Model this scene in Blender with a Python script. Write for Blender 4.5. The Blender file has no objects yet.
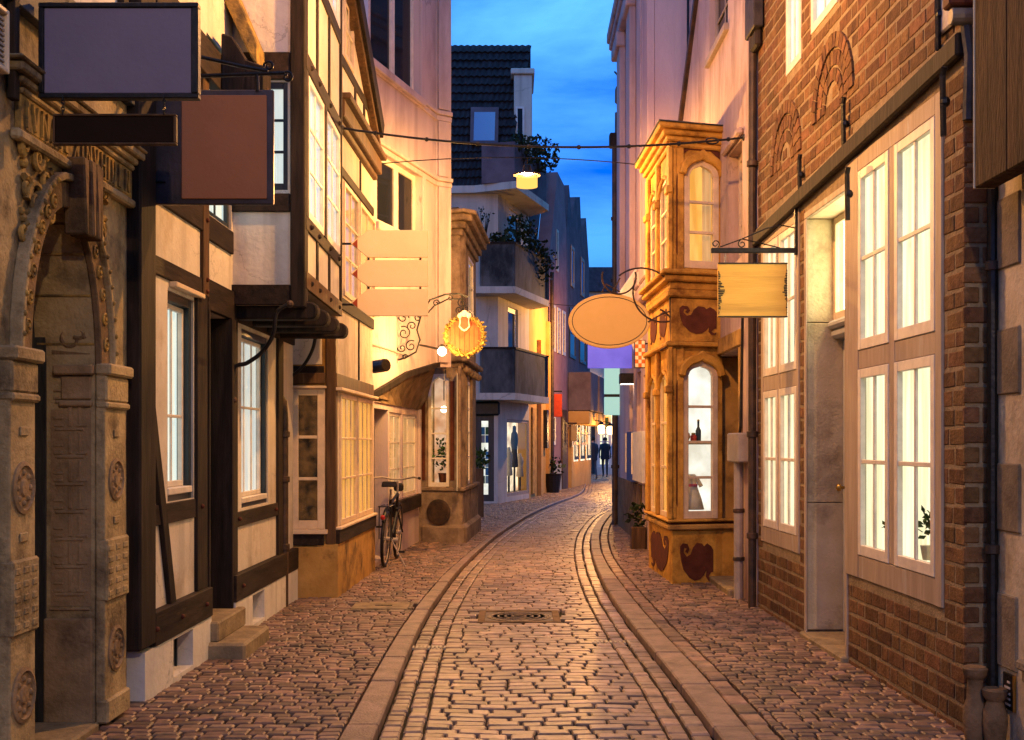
import bpy, bmesh, math, random
from mathutils import Vector as V
R = random.Random(11)
S = bpy.context.scene
COL = S.collection
# ---------------------------------------------------------------- camera
H, F, CX, CY = 1.45, 1200.0, 512.0, 443.0
cam = bpy.data.cameras.new('camera'); cam.sensor_width = 36; cam.lens = 36 * F / 1024
cam.shift_y = (CY - 370) / 1024; cam.clip_end = 1000; cam.clip_start = .05
co = bpy.data.objects.new('camera', cam); COL.objects.link(co)
co.location = (0, 0, H); co.rotation_euler = (math.pi / 2, 0, 0); S.camera = co
# ---------------------------------------------------------------- light
SKY_STRENGTH = .15
S.view_settings.view_transform = 'Standard'; S.view_settings.look = 'None'
S.view_settings.exposure = .3; S.view_settings.gamma = 1
S.cycles.use_denoising = True
try: S.cycles.denoiser = 'OPENIMAGEDENOISE'
except Exception: pass
S.cycles.max_bounces = 7; S.cycles.diffuse_bounces = 4; S.cycles.glossy_bounces = 3
S.cycles.transparent_max_bounces = 10; S.cycles.sample_clamp_indirect = 6
S.cycles.caustics_reflective = False; S.cycles.caustics_refractive = False
S.cycles.use_light_tree = True
SUN_EL, SUN_ROT = 1.5, 205
w = bpy.data.worlds.new('World'); S.world = w; w.use_nodes = True
nt = w.node_tree; nd = nt.nodes; lk = nt.links
bg = nd['Background']; bg.inputs[1].default_value = SKY_STRENGTH
sky = nd.new('ShaderNodeTexSky'); sky.sky_type = 'NISHITA'; sky.sun_disc = False
sky.sun_elevation = math.radians(SUN_EL); sky.sun_rotation = math.radians(SUN_ROT)
sky.ozone_density = 6; sky.dust_density = .3; sky.air_density = 1.0
tc = nd.new('ShaderNodeTexCoord'); mp = nd.new('ShaderNodeMapping'); mp.inputs['Scale'].default_value = (1.0, 1.0, 3.2)
nz = nd.new('ShaderNodeTexNoise'); nz.inputs['Scale'].default_value = 3.2; nz.inputs['Detail'].default_value = 7; nz.inputs['Roughness'].default_value = .58; nz.inputs['Distortion'].default_value = .35
rp = nd.new('ShaderNodeValToRGB'); rp.color_ramp.elements[0].position = .38; rp.color_ramp.elements[1].position = .68
rp.color_ramp.elements[0].color = (0, 0, 0, 1); rp.color_ramp.elements[1].color = (.62, .62, .62, 1)
tint = nd.new('ShaderNodeMix'); tint.data_type = 'RGBA'; tint.blend_type = 'MULTIPLY'; tint.inputs[0].default_value = 1
tint.inputs[7].default_value = (.06, 3.1, 5.4, 1)
cl = nd.new('ShaderNodeMix'); cl.data_type = 'RGBA'; cl.inputs[7].default_value = (1.7, 5.9, 10.4, 1)
grd = nd.new('ShaderNodeMix'); grd.data_type = 'RGBA'; grd.blend_type = 'MULTIPLY'; grd.inputs[0].default_value = 1
sxyz = nd.new('ShaderNodeSeparateXYZ'); gr = nd.new('ShaderNodeValToRGB'); gr.color_ramp.elements[0].position = .12; gr.color_ramp.elements[1].position = .34
gr.color_ramp.elements[0].color = (.42, .56, .82, 1); gr.color_ramp.elements[1].color = (1.1, 1.1, 1.08, 1)
lk.new(tc.outputs['Generated'], sxyz.inputs[0]); lk.new(sxyz.outputs[2], gr.inputs[0]); lk.new(gr.outputs[0], grd.inputs[7])
lk.new(tc.outputs['Generated'], mp.inputs[0]); lk.new(mp.outputs[0], nz.inputs['Vector']); lk.new(nz.outputs[0], rp.inputs[0])
lk.new(sky.outputs[0], tint.inputs[6]); lk.new(tint.outputs[2], cl.inputs[6]); lk.new(rp.outputs[0], cl.inputs[0]); lk.new(cl.outputs[2], grd.inputs[6]); lk.new(grd.outputs[2], bg.inputs[0])
sun = bpy.data.lights.new('sun', 'SUN'); sun.energy = .16; sun.angle = math.radians(45); sun.color = (.95, .66, .85)
so = bpy.data.objects.new('sun', sun); COL.objects.link(so); so.rotation_euler = (math.radians(90 - SUN_EL - 10), 0, math.radians(-SUN_ROT + 180))
# lamp powers (W); each belongs to a lamp fixture built further down; near, mid and end are assumed lamps
P_NEAR_ASSUMED, P_MID_ASSUMED, P_FAR, P_WALL, P_END_ASSUMED = 2100, 1750, 2000, 80, 3200
WARM = (1.0, .53, .16); WARM_NEAR = (1.0, .72, .44); WARM_MID = (1.0, .50, .15)
# ---------------------------------------------------------------- materials
def _m(name):
    m = bpy.data.materials.new(name); m.use_nodes = True
    n = m.node_tree; b = n.nodes['Principled BSDF']
    return m, n, b
def rough_mat(name, c1, c2, scale=4, rough=.8, bump=.3, bscale=40, c3=None, stretch=(1, 1, 1), metal=0, spots=.62, detail=6, bd=.01, island=0, crack=0):
    """two-tone noise colour, optional sparse stain colour c3, fine bump; island > 0 adds a per-piece brightness change"""
    m, n, b = _m(name); N = n.nodes.new; L = n.links.new
    t = N('ShaderNodeTexCoord'); mp = N('ShaderNodeMapping'); mp.inputs['Scale'].default_value = stretch
    g = N('ShaderNodeNewGeometry'); L(g.outputs['Position'], mp.inputs[0])
    a = N('ShaderNodeTexNoise'); a.inputs['Scale'].default_value = scale; a.inputs['Detail'].default_value = detail; a.inputs['Roughness'].default_value = .62
    L(mp.outputs[0], a.inputs['Vector'])
    r = N('ShaderNodeValToRGB'); r.color_ramp.elements[0].position = .33; r.color_ramp.elements[1].position = .67
    r.color_ramp.elements[0].color = (*c1, 1); r.color_ramp.elements[1].color = (*c2, 1); L(a.outputs[0], r.inputs[0])
    out = r.outputs[0]
    if c3:
        a2 = N('ShaderNodeTexNoise'); a2.inputs['Scale'].default_value = scale * .55; a2.inputs['Detail'].default_value = 9; a2.inputs['Roughness'].default_value = .7
        mp2 = N('ShaderNodeMapping'); mp2.inputs['Location'].default_value = (7.3, 3.1, 5.7); L(mp.outputs[0], mp2.inputs[0]); L(mp2.outputs[0], a2.inputs['Vector'])
        r2 = N('ShaderNodeValToRGB'); r2.color_ramp.elements[0].position = spots - .08; r2.color_ramp.elements[1].position = spots + .1
        r2.color_ramp.elements[0].color = (0, 0, 0, 1); r2.color_ramp.elements[1].color = (1, 1, 1, 1); L(a2.outputs[0], r2.inputs[0])
        x = N('ShaderNodeMix'); x.data_type = 'RGBA'; L(r2.outputs[0], x.inputs[0]); L(out, x.inputs[6]); x.inputs[7].default_value = (*c3, 1); out = x.outputs[2]
    if crack:   # hairline cracks and drip stains that belong to the old render
        vo = N('ShaderNodeTexVoronoi'); vo.feature = 'DISTANCE_TO_EDGE'; vo.inputs['Scale'].default_value = crack
        ds = N('ShaderNodeMix'); ds.data_type = 'RGBA'; ds.blend_type = 'LINEAR_LIGHT'; ds.inputs[0].default_value = .22; L(mp.outputs[0], ds.inputs[6]); L(a.outputs[1], ds.inputs[7]); L(ds.outputs[2], vo.inputs['Vector'])
        cr = N('ShaderNodeMapRange'); cr.inputs[1].default_value = .0; cr.inputs[2].default_value = .010; cr.inputs[3].default_value = .55; cr.inputs[4].default_value = 0; L(vo.outputs['Distance'], cr.inputs[0])
        k_ = N('ShaderNodeTexNoise'); k_.inputs['Scale'].default_value = .9; L(g.outputs['Position'], k_.inputs['Vector'])
        kr = N('ShaderNodeMapRange'); kr.inputs[1].default_value = .48; kr.inputs[2].default_value = .58; L(k_.outputs[0], kr.inputs[0])
        mm = N('ShaderNodeMath'); mm.operation = 'MULTIPLY'; L(cr.outputs[0], mm.inputs[0]); L(kr.outputs[0], mm.inputs[1])
        x = N('ShaderNodeMix'); x.data_type = 'RGBA'; L(mm.outputs[0], x.inputs[0]); L(out, x.inputs[6]); x.inputs[7].default_value = (*[v * .35 for v in c1], 1); out = x.outputs[2]
        mq = N('ShaderNodeMapping'); mq.inputs['Scale'].default_value = (5, 5, .22); L(g.outputs['Position'], mq.inputs[0])
        dn = N('ShaderNodeTexNoise'); dn.inputs['Scale'].default_value = 1.4; dn.inputs['Detail'].default_value = 6; L(mq.outputs[0], dn.inputs['Vector'])
        dr_ = N('ShaderNodeMapRange'); dr_.inputs[1].default_value = .52; dr_.inputs[2].default_value = .72; dr_.inputs[4].default_value = .55; L(dn.outputs[0], dr_.inputs[0])
        x = N('ShaderNodeMix'); x.data_type = 'RGBA'; L(dr_.outputs[0], x.inputs[0]); L(out, x.inputs[6]); x.inputs[7].default_value = (*[v * .62 for v in c1], 1); out = x.outputs[2]
    if island:
        ma = N('ShaderNodeMapRange'); ma.inputs[3].default_value = 1 - island; ma.inputs[4].default_value = 1 + island; L(g.outputs['Random Per Island'], ma.inputs[0])
        hs = N('ShaderNodeHueSaturation'); L(out, hs.inputs['Color']); L(ma.outputs[0], hs.inputs['Value'])
        mh = N('ShaderNodeMath'); mh.operation = 'MULTIPLY_ADD'; mh.inputs[1].default_value = .022; mh.inputs[2].default_value = .489
        fr = N('ShaderNodeMath'); fr.operation = 'FRACT'; m7 = N('ShaderNodeMath'); m7.operation = 'MULTIPLY'; m7.inputs[1].default_value = 17.3
        L(g.outputs['Random Per Island'], m7.inputs[0]); L(m7.outputs[0], fr.inputs[0]); L(fr.outputs[0], mh.inputs[0]); L(mh.outputs[0], hs.inputs['Hue'])
        out = hs.outputs[0]
    L(out, b.inputs['Base Color'])
    b.inputs['Roughness'].default_value = rough; b.inputs['Metallic'].default_value = metal; b.inputs['Specular IOR Level'].default_value = .18 if rough >= .6 else .4
    f = N('ShaderNodeTexNoise'); f.inputs['Scale'].default_value = bscale; f.inputs['Detail'].default_value = 5; L(mp.outputs[0], f.inputs['Vector'])
    ad = N('ShaderNodeMath'); ad.operation = 'ADD'; L(f.outputs[0], ad.inputs[0]); L(a.outputs[0], ad.inputs[1])
    bp = N('ShaderNodeBump'); bp.inputs['Strength'].default_value = bump; bp.inputs['Distance'].default_value = bd
    L(ad.outputs[0], bp.inputs['Height']); L(bp.outputs[0], b.inputs['Normal'])
    return m
def wood_mat(name, c1, c2, rough=.65, vertical=True, bump=.4, scale=6):
    return rough_mat(name, c1, c2, scale, rough, bump, 30, tuple(min(.5, x * 2.1) for x in c2), (3, 3, .35) if vertical else (3, .35, 3), bd=.006, spots=.66)
def plain(name, c, rough=.5, metal=0):
    return rough_mat(name, tuple(x * .85 for x in c), tuple(min(1, x * 1.12) for x in c), 9, rough, .08, 60, metal=metal)
def emit(name, c, s, c2=None, scale=2.0, stretch=(1, 1, 1), diffuse=True):
    m, n, b = _m(name); N = n.nodes.new; L = n.links.new
    b.inputs['Base Color'].default_value = (*[x * .45 for x in c], 1); b.inputs['Roughness'].default_value = .9
    b.inputs['Emission Color'].default_value = (*c, 1); b.inputs['Emission Strength'].default_value = s
    if c2:
        g = N('ShaderNodeNewGeometry'); mp = N('ShaderNodeMapping'); mp.inputs['Scale'].default_value = stretch; L(g.outputs['Position'], mp.inputs[0])
        a = N('ShaderNodeTexNoise'); a.inputs['Scale'].default_value = scale; a.inputs['Detail'].default_value = 4; L(mp.outputs[0], a.inputs['Vector'])
        r = N('ShaderNodeValToRGB'); r.color_ramp.elements[0].position = .36; r.color_ramp.elements[1].position = .64
        r.color_ramp.elements[0].color = (*c, 1); r.color_ramp.elements[1].color = (*c2, 1); L(a.outputs[0], r.inputs[0])
        L(r.outputs[0], b.inputs['Emission Color'])
    return m
def clear_glass():
    m, n, b = _m('window_glass'); N = n.nodes.new; L = n.links.new
    t = N('ShaderNodeBsdfTransparent'); t.inputs[0].default_value = (.94, .97, .95, 1)
    gl = N('ShaderNodeBsdfGlossy'); gl.inputs['Roughness'].default_value = .03
    fr = N('ShaderNodeFresnel'); fr.inputs[0].default_value = 1.16
    ge = N('ShaderNodeNewGeometry'); iv = N('ShaderNodeMath'); iv.operation = 'SUBTRACT'; iv.inputs[0].default_value = 1; L(ge.outputs['Backfacing'], iv.inputs[1])
    ml = N('ShaderNodeMath'); ml.operation = 'MULTIPLY'; L(fr.outputs[0], ml.inputs[0]); L(iv.outputs[0], ml.inputs[1])
    mx = N('ShaderNodeMixShader'); L(ml.outputs[0], mx.inputs[0]); L(t.outputs[0], mx.inputs[1]); L(gl.outputs[0], mx.inputs[2])
    L(mx.outputs[0], n.nodes['Material Output'].inputs[0]); return m
def lamp_shade_mat(name, c, s):
    m, n, b = _m(name); N = n.nodes.new; L = n.links.new
    t = N('ShaderNodeBsdfTransparent'); t.inputs[0].default_value = (1, .9, .75, 1)
    e = N('ShaderNodeEmission'); e.inputs[0].default_value = (*c, 1); e.inputs[1].default_value = s
    mx = N('ShaderNodeMixShader'); mx.inputs[0].default_value = .7; L(t.outputs[0], mx.inputs[1]); L(e.outputs[0], mx.inputs[2])
    L(mx.outputs[0], n.nodes['Material Output'].inputs[0]); return m
M = {}
M['timber'] = wood_mat('dark_timber', (.009, .007, .006), (.034, .023, .018), .75)
M['timber_h'] = wood_mat('dark_timber_beam', (.010, .007, .0065), (.038, .025, .019), .75, False)
M['brown_wood'] = wood_mat('brown_timber', (.05, .028, .014), (.12, .066, .032), .6)
M['cream'] = rough_mat('cream_limewash', (.56, .50, .42), (.68, .62, .54), 3, .9, .35, 35, (.38, .30, .20), spots=.61, crack=1.6)
M['white'] = rough_mat('white_limewash', (.58, .55, .50), (.72, .69, .63), 3, .9, .5, 22, (.5, .45, .38), spots=.7, crack=1.5)
M['ochre'] = rough_mat('ochre_plaster', (.34, .19, .05), (.50, .30, .09), 4, .85, .5, 30, (.10, .06, .03), spots=.56)
M['stone'] = rough_mat('portal_sandstone', (.25, .19, .105), (.46, .36, .20), 5, .9, .8, 45, (.09, .065, .04), spots=.55)
M['stone_gold'] = rough_mat('gilded_sandstone', (.20, .14, .06), (.44, .28, .07), 9, .85, .8, 45, (.08, .06, .035), spots=.54)
M['jamb'] = rough_mat('weathered_jamb_stone', (.17, .115, .065), (.34, .24, .14), 5, .9, .7, 45, (.07, .045, .03), spots=.62)
M['reveal'] = rough_mat('warm_reveal_stone', (.46, .37, .22), (.60, .50, .32), 4, .85, .5, 50, (.26, .20, .12), spots=.60)
M['bay_stone'] = rough_mat('bay_sandstone', (.17, .12, .08), (.32, .24, .165), 5, .9, .7, 45, (.08, .055, .04), spots=.58)
M['rough_render'] = rough_mat('rough_yellow_render', (.46, .38, .26), (.62, .53, .38), 4, .9, .8, 25, (.30, .24, .16), spots=.58)
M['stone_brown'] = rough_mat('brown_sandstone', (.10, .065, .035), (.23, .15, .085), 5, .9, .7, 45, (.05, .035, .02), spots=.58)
M['stone_pale'] = rough_mat('pale_stone', (.42, .37, .27), (.56, .49, .36), 4, .85, .5, 50, (.24, .19, .12), spots=.62)
M['stone_grey'] = rough_mat('grey_quoin_stone', (.15, .12, .085), (.26, .21, .15), 4, .9, .7, 45, (.10, .08, .06), spots=.6)
M['step'] = rough_mat('worn_step_stone', (.17, .13, .08), (.34, .26, .15), 6, .8, .6, 45, (.10, .08, .05), spots=.6)
M['pinkwall'] = rough_mat('pink_render', (.48, .385, .385), (.58, .47, .46), 2, .9, .3, 50, (.36, .28, .27), (1, 1, .35), spots=.60, crack=.8)
M['rosewall'] = rough_mat('old_rose_render', (.46, .33, .28), (.62, .47, .42), 2.6, .9, .45, 30, (.27, .17, .14), spots=.57, stretch=(1, 1, .35), crack=.9)
M['pinkwall2'] = rough_mat('pale_pink_render', (.48, .34, .345), (.60, .44, .43), 2.2, .9, .3, 40, (.34, .22, .22), (1, 1, .35), spots=.59, crack=.8)
M['yellow'] = rough_mat('yellow_ornate_plaster', (.42, .215, .035), (.62, .345, .065), 5, .7, .35, 40, (.17, .075, .015), spots=.56)
M['ox'] = rough_mat('oxblood_paint', (.07, .020, .012), (.12, .036, .02), 8, .7, .3, 40)
M['greywhite'] = rough_mat('grey_white_render', (.52, .45, .36), (.64, .56, .46), 1.5, .9, .2, 40, (.36, .33, .29), spots=.66, crack=.6)
M['concrete'] = rough_mat('weathered_parapet', (.05, .05, .05), (.15, .14, .13), 3, .9, .6, 20, (.03, .03, .03), (1, 1, .5), spots=.55)
M['amber'] = rough_mat('amber_render', (.50, .27, .075), (.60, .35, .11), 2, .9, .2, 40)
M['mauve'] = rough_mat('mauve_render', (.32, .15, .15), (.42, .21, .20), 2, .9, .2, 40, (.25, .11, .11), spots=.65)
M['plum'] = rough_mat('dark_plum_render', (.10, .07, .08), (.18, .13, .14), 2, .9, .3, 40)
M['tile'] = rough_mat('dark_roof_tiles', (.018, .016, .018), (.05, .042, .045), 6, .6, .5, 30)
M['slate'] = rough_mat('slate', (.03, .035, .045), (.07, .075, .09), 6, .6, .5, 30)
M['brick'] = rough_mat('hand_made_brick', (.10, .050, .022), (.19, .100, .047), 14, .9, .7, 60, (.07, .032, .022), spots=.60, island=.34)
M['mortar'] = rough_mat('lime_mortar', (.20, .15, .09), (.31, .24, .15), 12, .95, .8, 60)
M['frame_white'] = plain('white_window_paint', (.68, .62, .54), .45)
M['frame_grey'] = wood_mat('grey_stone_wood_frame', (.31, .24, .18), (.43, .34, .26), .6)
M['frame_dark'] = plain('dark_blue_window_paint', (.012, .022, .032), .4)
M['frame_warm'] = plain('cream_window_paint', (.66, .52, .36), .5)
M['iron'] = rough_mat('black_iron', (.008, .008, .009), (.022, .02, .02), 20, .42, .3, 60, metal=.4)
M['pipe'] = rough_mat('rusty_downpipe', (.025, .015, .010), (.085, .045, .024), 8, .55, .3, 60, (.015, .012, .012), spots=.55)
M['greypipe'] = plain('grey_painted_metal', (.33, .28, .24), .5)
M['door_dark'] = wood_mat('dark_door', (.010, .012, .014), (.03, .032, .034), .45)
M['door_white'] = plain('grey_white_door_paint', (.42, .41, .39), .4)
M['brass'] = plain('brass', (.55, .35, .10), .3, 1)
M['glass'] = clear_glass()
m, n, b = _m('dark_glass'); b.inputs['Base Color'].default_value = (.012, .014, .02, 1); b.inputs['Roughness'].default_value = .05; b.inputs['Specular IOR Level'].default_value = .08; M['dark'] = m
m, n, b = _m('dim_glass'); b.inputs['Base Color'].default_value = (.10, .075, .06, 1); b.inputs['Roughness'].default_value = .08; M['dim'] = m
M['lit'] = emit('bright_curtain', (1.0, .95, .70), 1.05, (.80, .68, .40), 7, (1, 2.4, .2))
M['lit_white'] = emit('white_curtain', (.95, .90, .80), .74, (.66, .74, .80), 5, (1, 5, .25))
M['lit_orange'] = emit('amber_curtain', (1.0, .52, .13), .85, (.75, .34, .06), 6, (1, 6, .25))
M['blue_glow'] = emit('blue_curtain_sky_glow', (.66, .82, .86), .85, (.95, .88, .76), 5, (1, 6, .3))
M['peach_glow'] = emit('peach_curtain_reflection', (1.0, .60, .27), .52, (.58, .31, .13), 6, (1, 6, .25))
M['shop'] = emit('shop_interior', (1.0, .80, .54), 1.4, (.40, .25, .15), 3)
M['shop_cool'] = emit('shop_interior_cool', (.98, .95, .88), 1.0, (.62, .58, .50), 4)
M['shop_pink'] = emit('shop_interior_pink', (1.0, .62, .40), .62, (.55, .24, .12), 5)
M['cobble'] = rough_mat('granite_sett', (.165, .113, .078), (.35, .247, .176), 9, .41, .30, 70, (.08, .055, .04), spots=.60, island=.40, bd=.006)
M['pavers'] = rough_mat('pavement_sett', (.125, .075, .050), (.27, .168, .115), 9, .56, .30, 70, (.04, .034, .03), spots=.58, island=.45, bd=.006)
M['kerb'] = rough_mat('kerb_granite', (.17, .116, .088), (.29, .20, .153), 7, .55, .6, 80, (.11, .078, .06), spots=.56, island=.12)
M['joint'] = rough_mat('mossy_joint_soil', (.018, .015, .010), (.045, .04, .018), 14, .95, .8, 60)
M['leaf'] = rough_mat('green_leaves', (.02, .05, .012), (.06, .12, .03), 20, .6, .2, 60, island=.4)
M['leaf_dark'] = rough_mat('dusky_leaves', (.012, .022, .008), (.035, .05, .015), 20, .6, .2, 60, island=.4)
M['shop_dim'] = emit('dim_room', (.015, .007, .004), .5, (.20, .07, .02), 9)
M['lit_strong'] = emit('bright_transom', (1.0, .86, .50), 7.0)
M['board_wood'] = rough_mat('weathered_board', (.022, .012, .006), (.075, .040, .018), 7, .85, .9, 30, (.12, .075, .035), (3, 3, .5), spots=.66)
M['skin'] = plain('skin', (.5, .3, .2), .6)
def col(name, c, rough=.6, metal=0):
    if name not in M: M[name] = plain(name, c, rough, metal)
    return M[name]
# ---------------------------------------------------------------- objects
WL = {}
def _link(o, parent, c):
    COL.objects.link(o); pw = V((0, 0, 0))
    if parent is not None: o.parent = parent; pw = WL[parent.name]
    o.location = V(c) - pw; WL[o.name] = V(c)
def tag(o, label=None, cat=None, group=None, kind=None):
    if label: o['label'] = label
    if cat: o['category'] = cat
    if group: o['group'] = group
    if kind: o['kind'] = kind
    return o
def thing(name, label, cat, loc, group=None):
    o = bpy.data.objects.new(name, None); o.empty_display_size = .2; _link(o, None, loc); return tag(o, label, cat, group)
def dup(root, loc, label, group=None):
    """copy a thing with its parts and their sub-parts"""
    r = root.copy(); COL.objects.link(r); r.location = loc; WL[r.name] = V(loc); r['label'] = label
    if group: r['group'] = group
    for ch in list(root.children):
        c = ch.copy(); COL.objects.link(c); c.parent = r
        for g in ch.children:
            d = g.copy(); COL.objects.link(d); d.parent = c
    return r
class Fr:
    """a vertical plane: u along it, z up, d out of it towards the lane"""
    def __init__(s, A, B, toward=(0, 0)):
        s.A = V((A[0], A[1], 0)); s.B = V((B[0], B[1], 0)); s.L = (s.B - s.A).length
        s.u = (s.B - s.A).normalized(); n = V((s.u.y, -s.u.x, 0))
        if n.dot(V((toward[0], toward[1], 0)) - s.A) < 0: n = -n
        s.n = n
    def p(s, u, z, d=0): return s.A + s.u * u + s.n * d + V((0, 0, z))
    def Y(s, px, d=0):
        r = V(((px - CX) / F, 1, 0)); return (s.A + s.n * d).dot(s.n) / r.dot(s.n)
    def U(s, px, d=0):
        t = s.Y(px, d); return (V(((px - CX) / F * t, t, 0)) - s.A).dot(s.u)
    def uz(s, px, py, d=0): return s.U(px, d), H + (CY - py) / F * s.Y(px, d)
    def z(s, px, py, d=0): return s.uz(px, py, d)[1]
def g(px, py):
    t = F * H / (py - CY); return ((px - CX) / F * t, t)
def at(px, py, Y): return V(((px - CX) / F * Y, Y, H + (CY - py) / F * Y))
class MB:
    def __init__(s): s.v = []; s.f = []
    def add(s, vs, fs):
        k = len(s.v); s.v += [V(x) for x in vs]; s.f += [[i + k for i in f] for f in fs]; return s
    def prism(s, fr, poly, d0, d1):
        n = len(poly); vs = [fr.p(u, z, d0) for u, z in poly] + [fr.p(u, z, d1) for u, z in poly]
        return s.add(vs, [list(range(n)), list(range(2 * n - 1, n - 1, -1))] + [[i, (i + 1) % n, n + (i + 1) % n, n + i] for i in range(n)])
    def box(s, fr, u0, u1, z0, z1, d0, d1): return s.prism(fr, [(u0, z0), (u1, z0), (u1, z1), (u0, z1)], d0, d1)
    def wbox(s, x0, x1, y0, y1, z0, z1):
        return s.add([(x, y, z) for z in (z0, z1) for x, y in ((x0, y0), (x1, y0), (x1, y1), (x0, y1))],
                     [[3, 2, 1, 0], [4, 5, 6, 7], [0, 1, 5, 4], [1, 2, 6, 5], [2, 3, 7, 6], [3, 0, 4, 7]])
    def plan(s, pts, z0, z1):
        n = len(pts)
        return s.add([(x, y, z0) for x, y in pts] + [(x, y, z1) for x, y in pts],
                     [list(range(n)), list(range(2 * n - 1, n - 1, -1))] + [[i, (i + 1) % n, n + (i + 1) % n, n + i] for i in range(n)])
    def tube(s, pts, r, k=8, taper=None):
        pts = [V(p) for p in pts]; n = len(pts); t0 = (pts[1] - pts[0]).normalized()
        up = V((0, 0, 1)) if abs(t0.z) < .9 else V((1, 0, 0)); a = t0.cross(up).normalized(); vs = []
        for i, p in enumerate(pts):
            t = (pts[min(i + 1, n - 1)] - pts[max(i - 1, 0)]).normalized()
            a = (a - t * a.dot(t)).normalized(); b = t.cross(a)
            rr = r if taper is None else r + (taper - r) * i / (n - 1)
            vs += [p + a * (rr * math.cos(2 * math.pi * j / k)) + b * (rr * math.sin(2 * math.pi * j / k)) for j in range(k)]
        fs = [[i * k + j, i * k + (j + 1) % k, (i + 1) * k + (j + 1) % k, (i + 1) * k + j] for i in range(n - 1) for j in range(k)]
        fs += [list(range(k))[::-1], [(n - 1) * k + j for j in range(k)]]
        return s.add(vs, fs)
    def lathe(s, c, prof, axis=(0, 0, 1), k=20):
        ax = V(axis).normalized(); up = V((0, 0, 1)) if abs(ax.z) < .9 else V((1, 0, 0)); a = ax.cross(up).normalized(); b = ax.cross(a); c = V(c)
        vs = []
        for r, h in prof: vs += [c + ax * h + (a * math.cos(2 * math.pi * j / k) + b * math.sin(2 * math.pi * j / k)) * max(r, 1e-4) for j in range(k)]
        n = len(prof)
        fs = [[i * k + j, i * k + (j + 1) % k, (i + 1) * k + (j + 1) % k, (i + 1) * k + j] for i in range(n - 1) for j in range(k)]
        fs += [list(range(k))[::-1], [(n - 1) * k + j for j in range(k)]]
        return s.add(vs, fs)
    def ball(s, c, r, k=10, sc=(1, 1, 1)):
        c = V(c); vs = []; n = k // 2 + 1
        for i in range(n + 1):
            a = math.pi * i / n
            vs += [c + V((math.sin(a) * math.cos(2 * math.pi * j / k) * r * sc[0], math.sin(a) * math.sin(2 * math.pi * j / k) * r * sc[1], math.cos(a) * r * sc[2])) for j in range(k)]
        return s.add(vs, [[i * k + j, i * k + (j + 1) % k, (i + 1) * k + (j + 1) % k, (i + 1) * k + j] for i in range(n) for j in range(k)])
    def leaves(s, c, rad, n, size, squash=1.0):
        c = V(c)
        for _ in range(n):
            while True:
                q = V((R.uniform(-1, 1), R.uniform(-1, 1), R.uniform(-1, 1)))
                if q.length < 1: break
            p = c + V((q.x * rad, q.y * rad, q.z * rad * squash))
            a = V((R.uniform(-1, 1), R.uniform(-1, 1), R.uniform(-.4, 1))).normalized(); b = a.cross(V((R.random(), R.random(), R.random() + .01))).normalized()
            z = size * R.uniform(.6, 1.4)
            s.add([p, p + a * z * .5 + b * z * .28, p + a * z, p + a * z * .5 - b * z * .28], [[0, 1, 2, 3]])
        return s
    def build(s, name, mat, parent=None, bevel=0, smooth=False, seg=1, keep=None, fixn=True):
        vs = s.v; lo = V([min(v[i] for v in vs) for i in range(3)]); hi = V([max(v[i] for v in vs) for i in range(3)])
        c = keep if keep is not None else (lo + hi) / 2
        if keep is None and parent is None: c = V((c.x, c.y, lo.z))
        me = bpy.data.meshes.new(name); me.from_pydata([v - c for v in vs], [], s.f); me.update()
        bm = None
        if fixn or bevel:
            bm = bmesh.new(); bm.from_mesh(me)
            if fixn: bmesh.ops.recalc_face_normals(bm, faces=bm.faces)
            if bevel:
                es = [e for e in bm.edges if len(e.link_faces) == 2 and e.calc_face_angle(0) > .5]
                bmesh.ops.bevel(bm, geom=es, offset=bevel, segments=seg, affect='EDGES', profile=.5, clamp_overlap=True)
            bm.to_mesh(me); bm.free()
        if smooth:
            for p in me.polygons: p.use_smooth = True
            if smooth != True:
                try: me.set_sharp_from_angle(angle=smooth)
                except Exception: pass
        me.materials.append(mat)
        o = bpy.data.objects.new(name, me); _link(o, parent, c); return o
def box(name, fr, u0, u1, z0, z1, d0, d1, mat, parent, bevel=.004, label=None):
    o = MB().box(fr, min(u0, u1), max(u0, u1), z0, z1, d0, d1).build(name, mat, parent, bevel)
    if label: o['label'] = label
    return o
def pbox(name, fr, x0, x1, yt, yb, d0, d1, mat, parent, colm=None, bevel=.004):
    c = x0 if colm is None else colm
    return box(name, fr, fr.U(x0, d1), fr.U(x1, d1), fr.z(c, yb, d1), fr.z(c, yt, d1), d0, d1, mat, parent, bevel)
def beam(name, fr, a, b, wd, d0, d1, mat, parent, px=True, bevel=.005):
    if px: a = fr.uz(*a, d1); b = fr.uz(*b, d1)
    dx, dz = b[0] - a[0], b[1] - a[1]; l = math.hypot(dx, dz); nx, nz_ = -dz / l * wd / 2, dx / l * wd / 2
    return MB().prism(fr, [(a[0] - nx, a[1] - nz_), (b[0] - nx, b[1] - nz_), (b[0] + nx, b[1] + nz_), (a[0] + nx, a[1] + nz_)], d0, d1).build(name, mat, parent, bevel)
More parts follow.
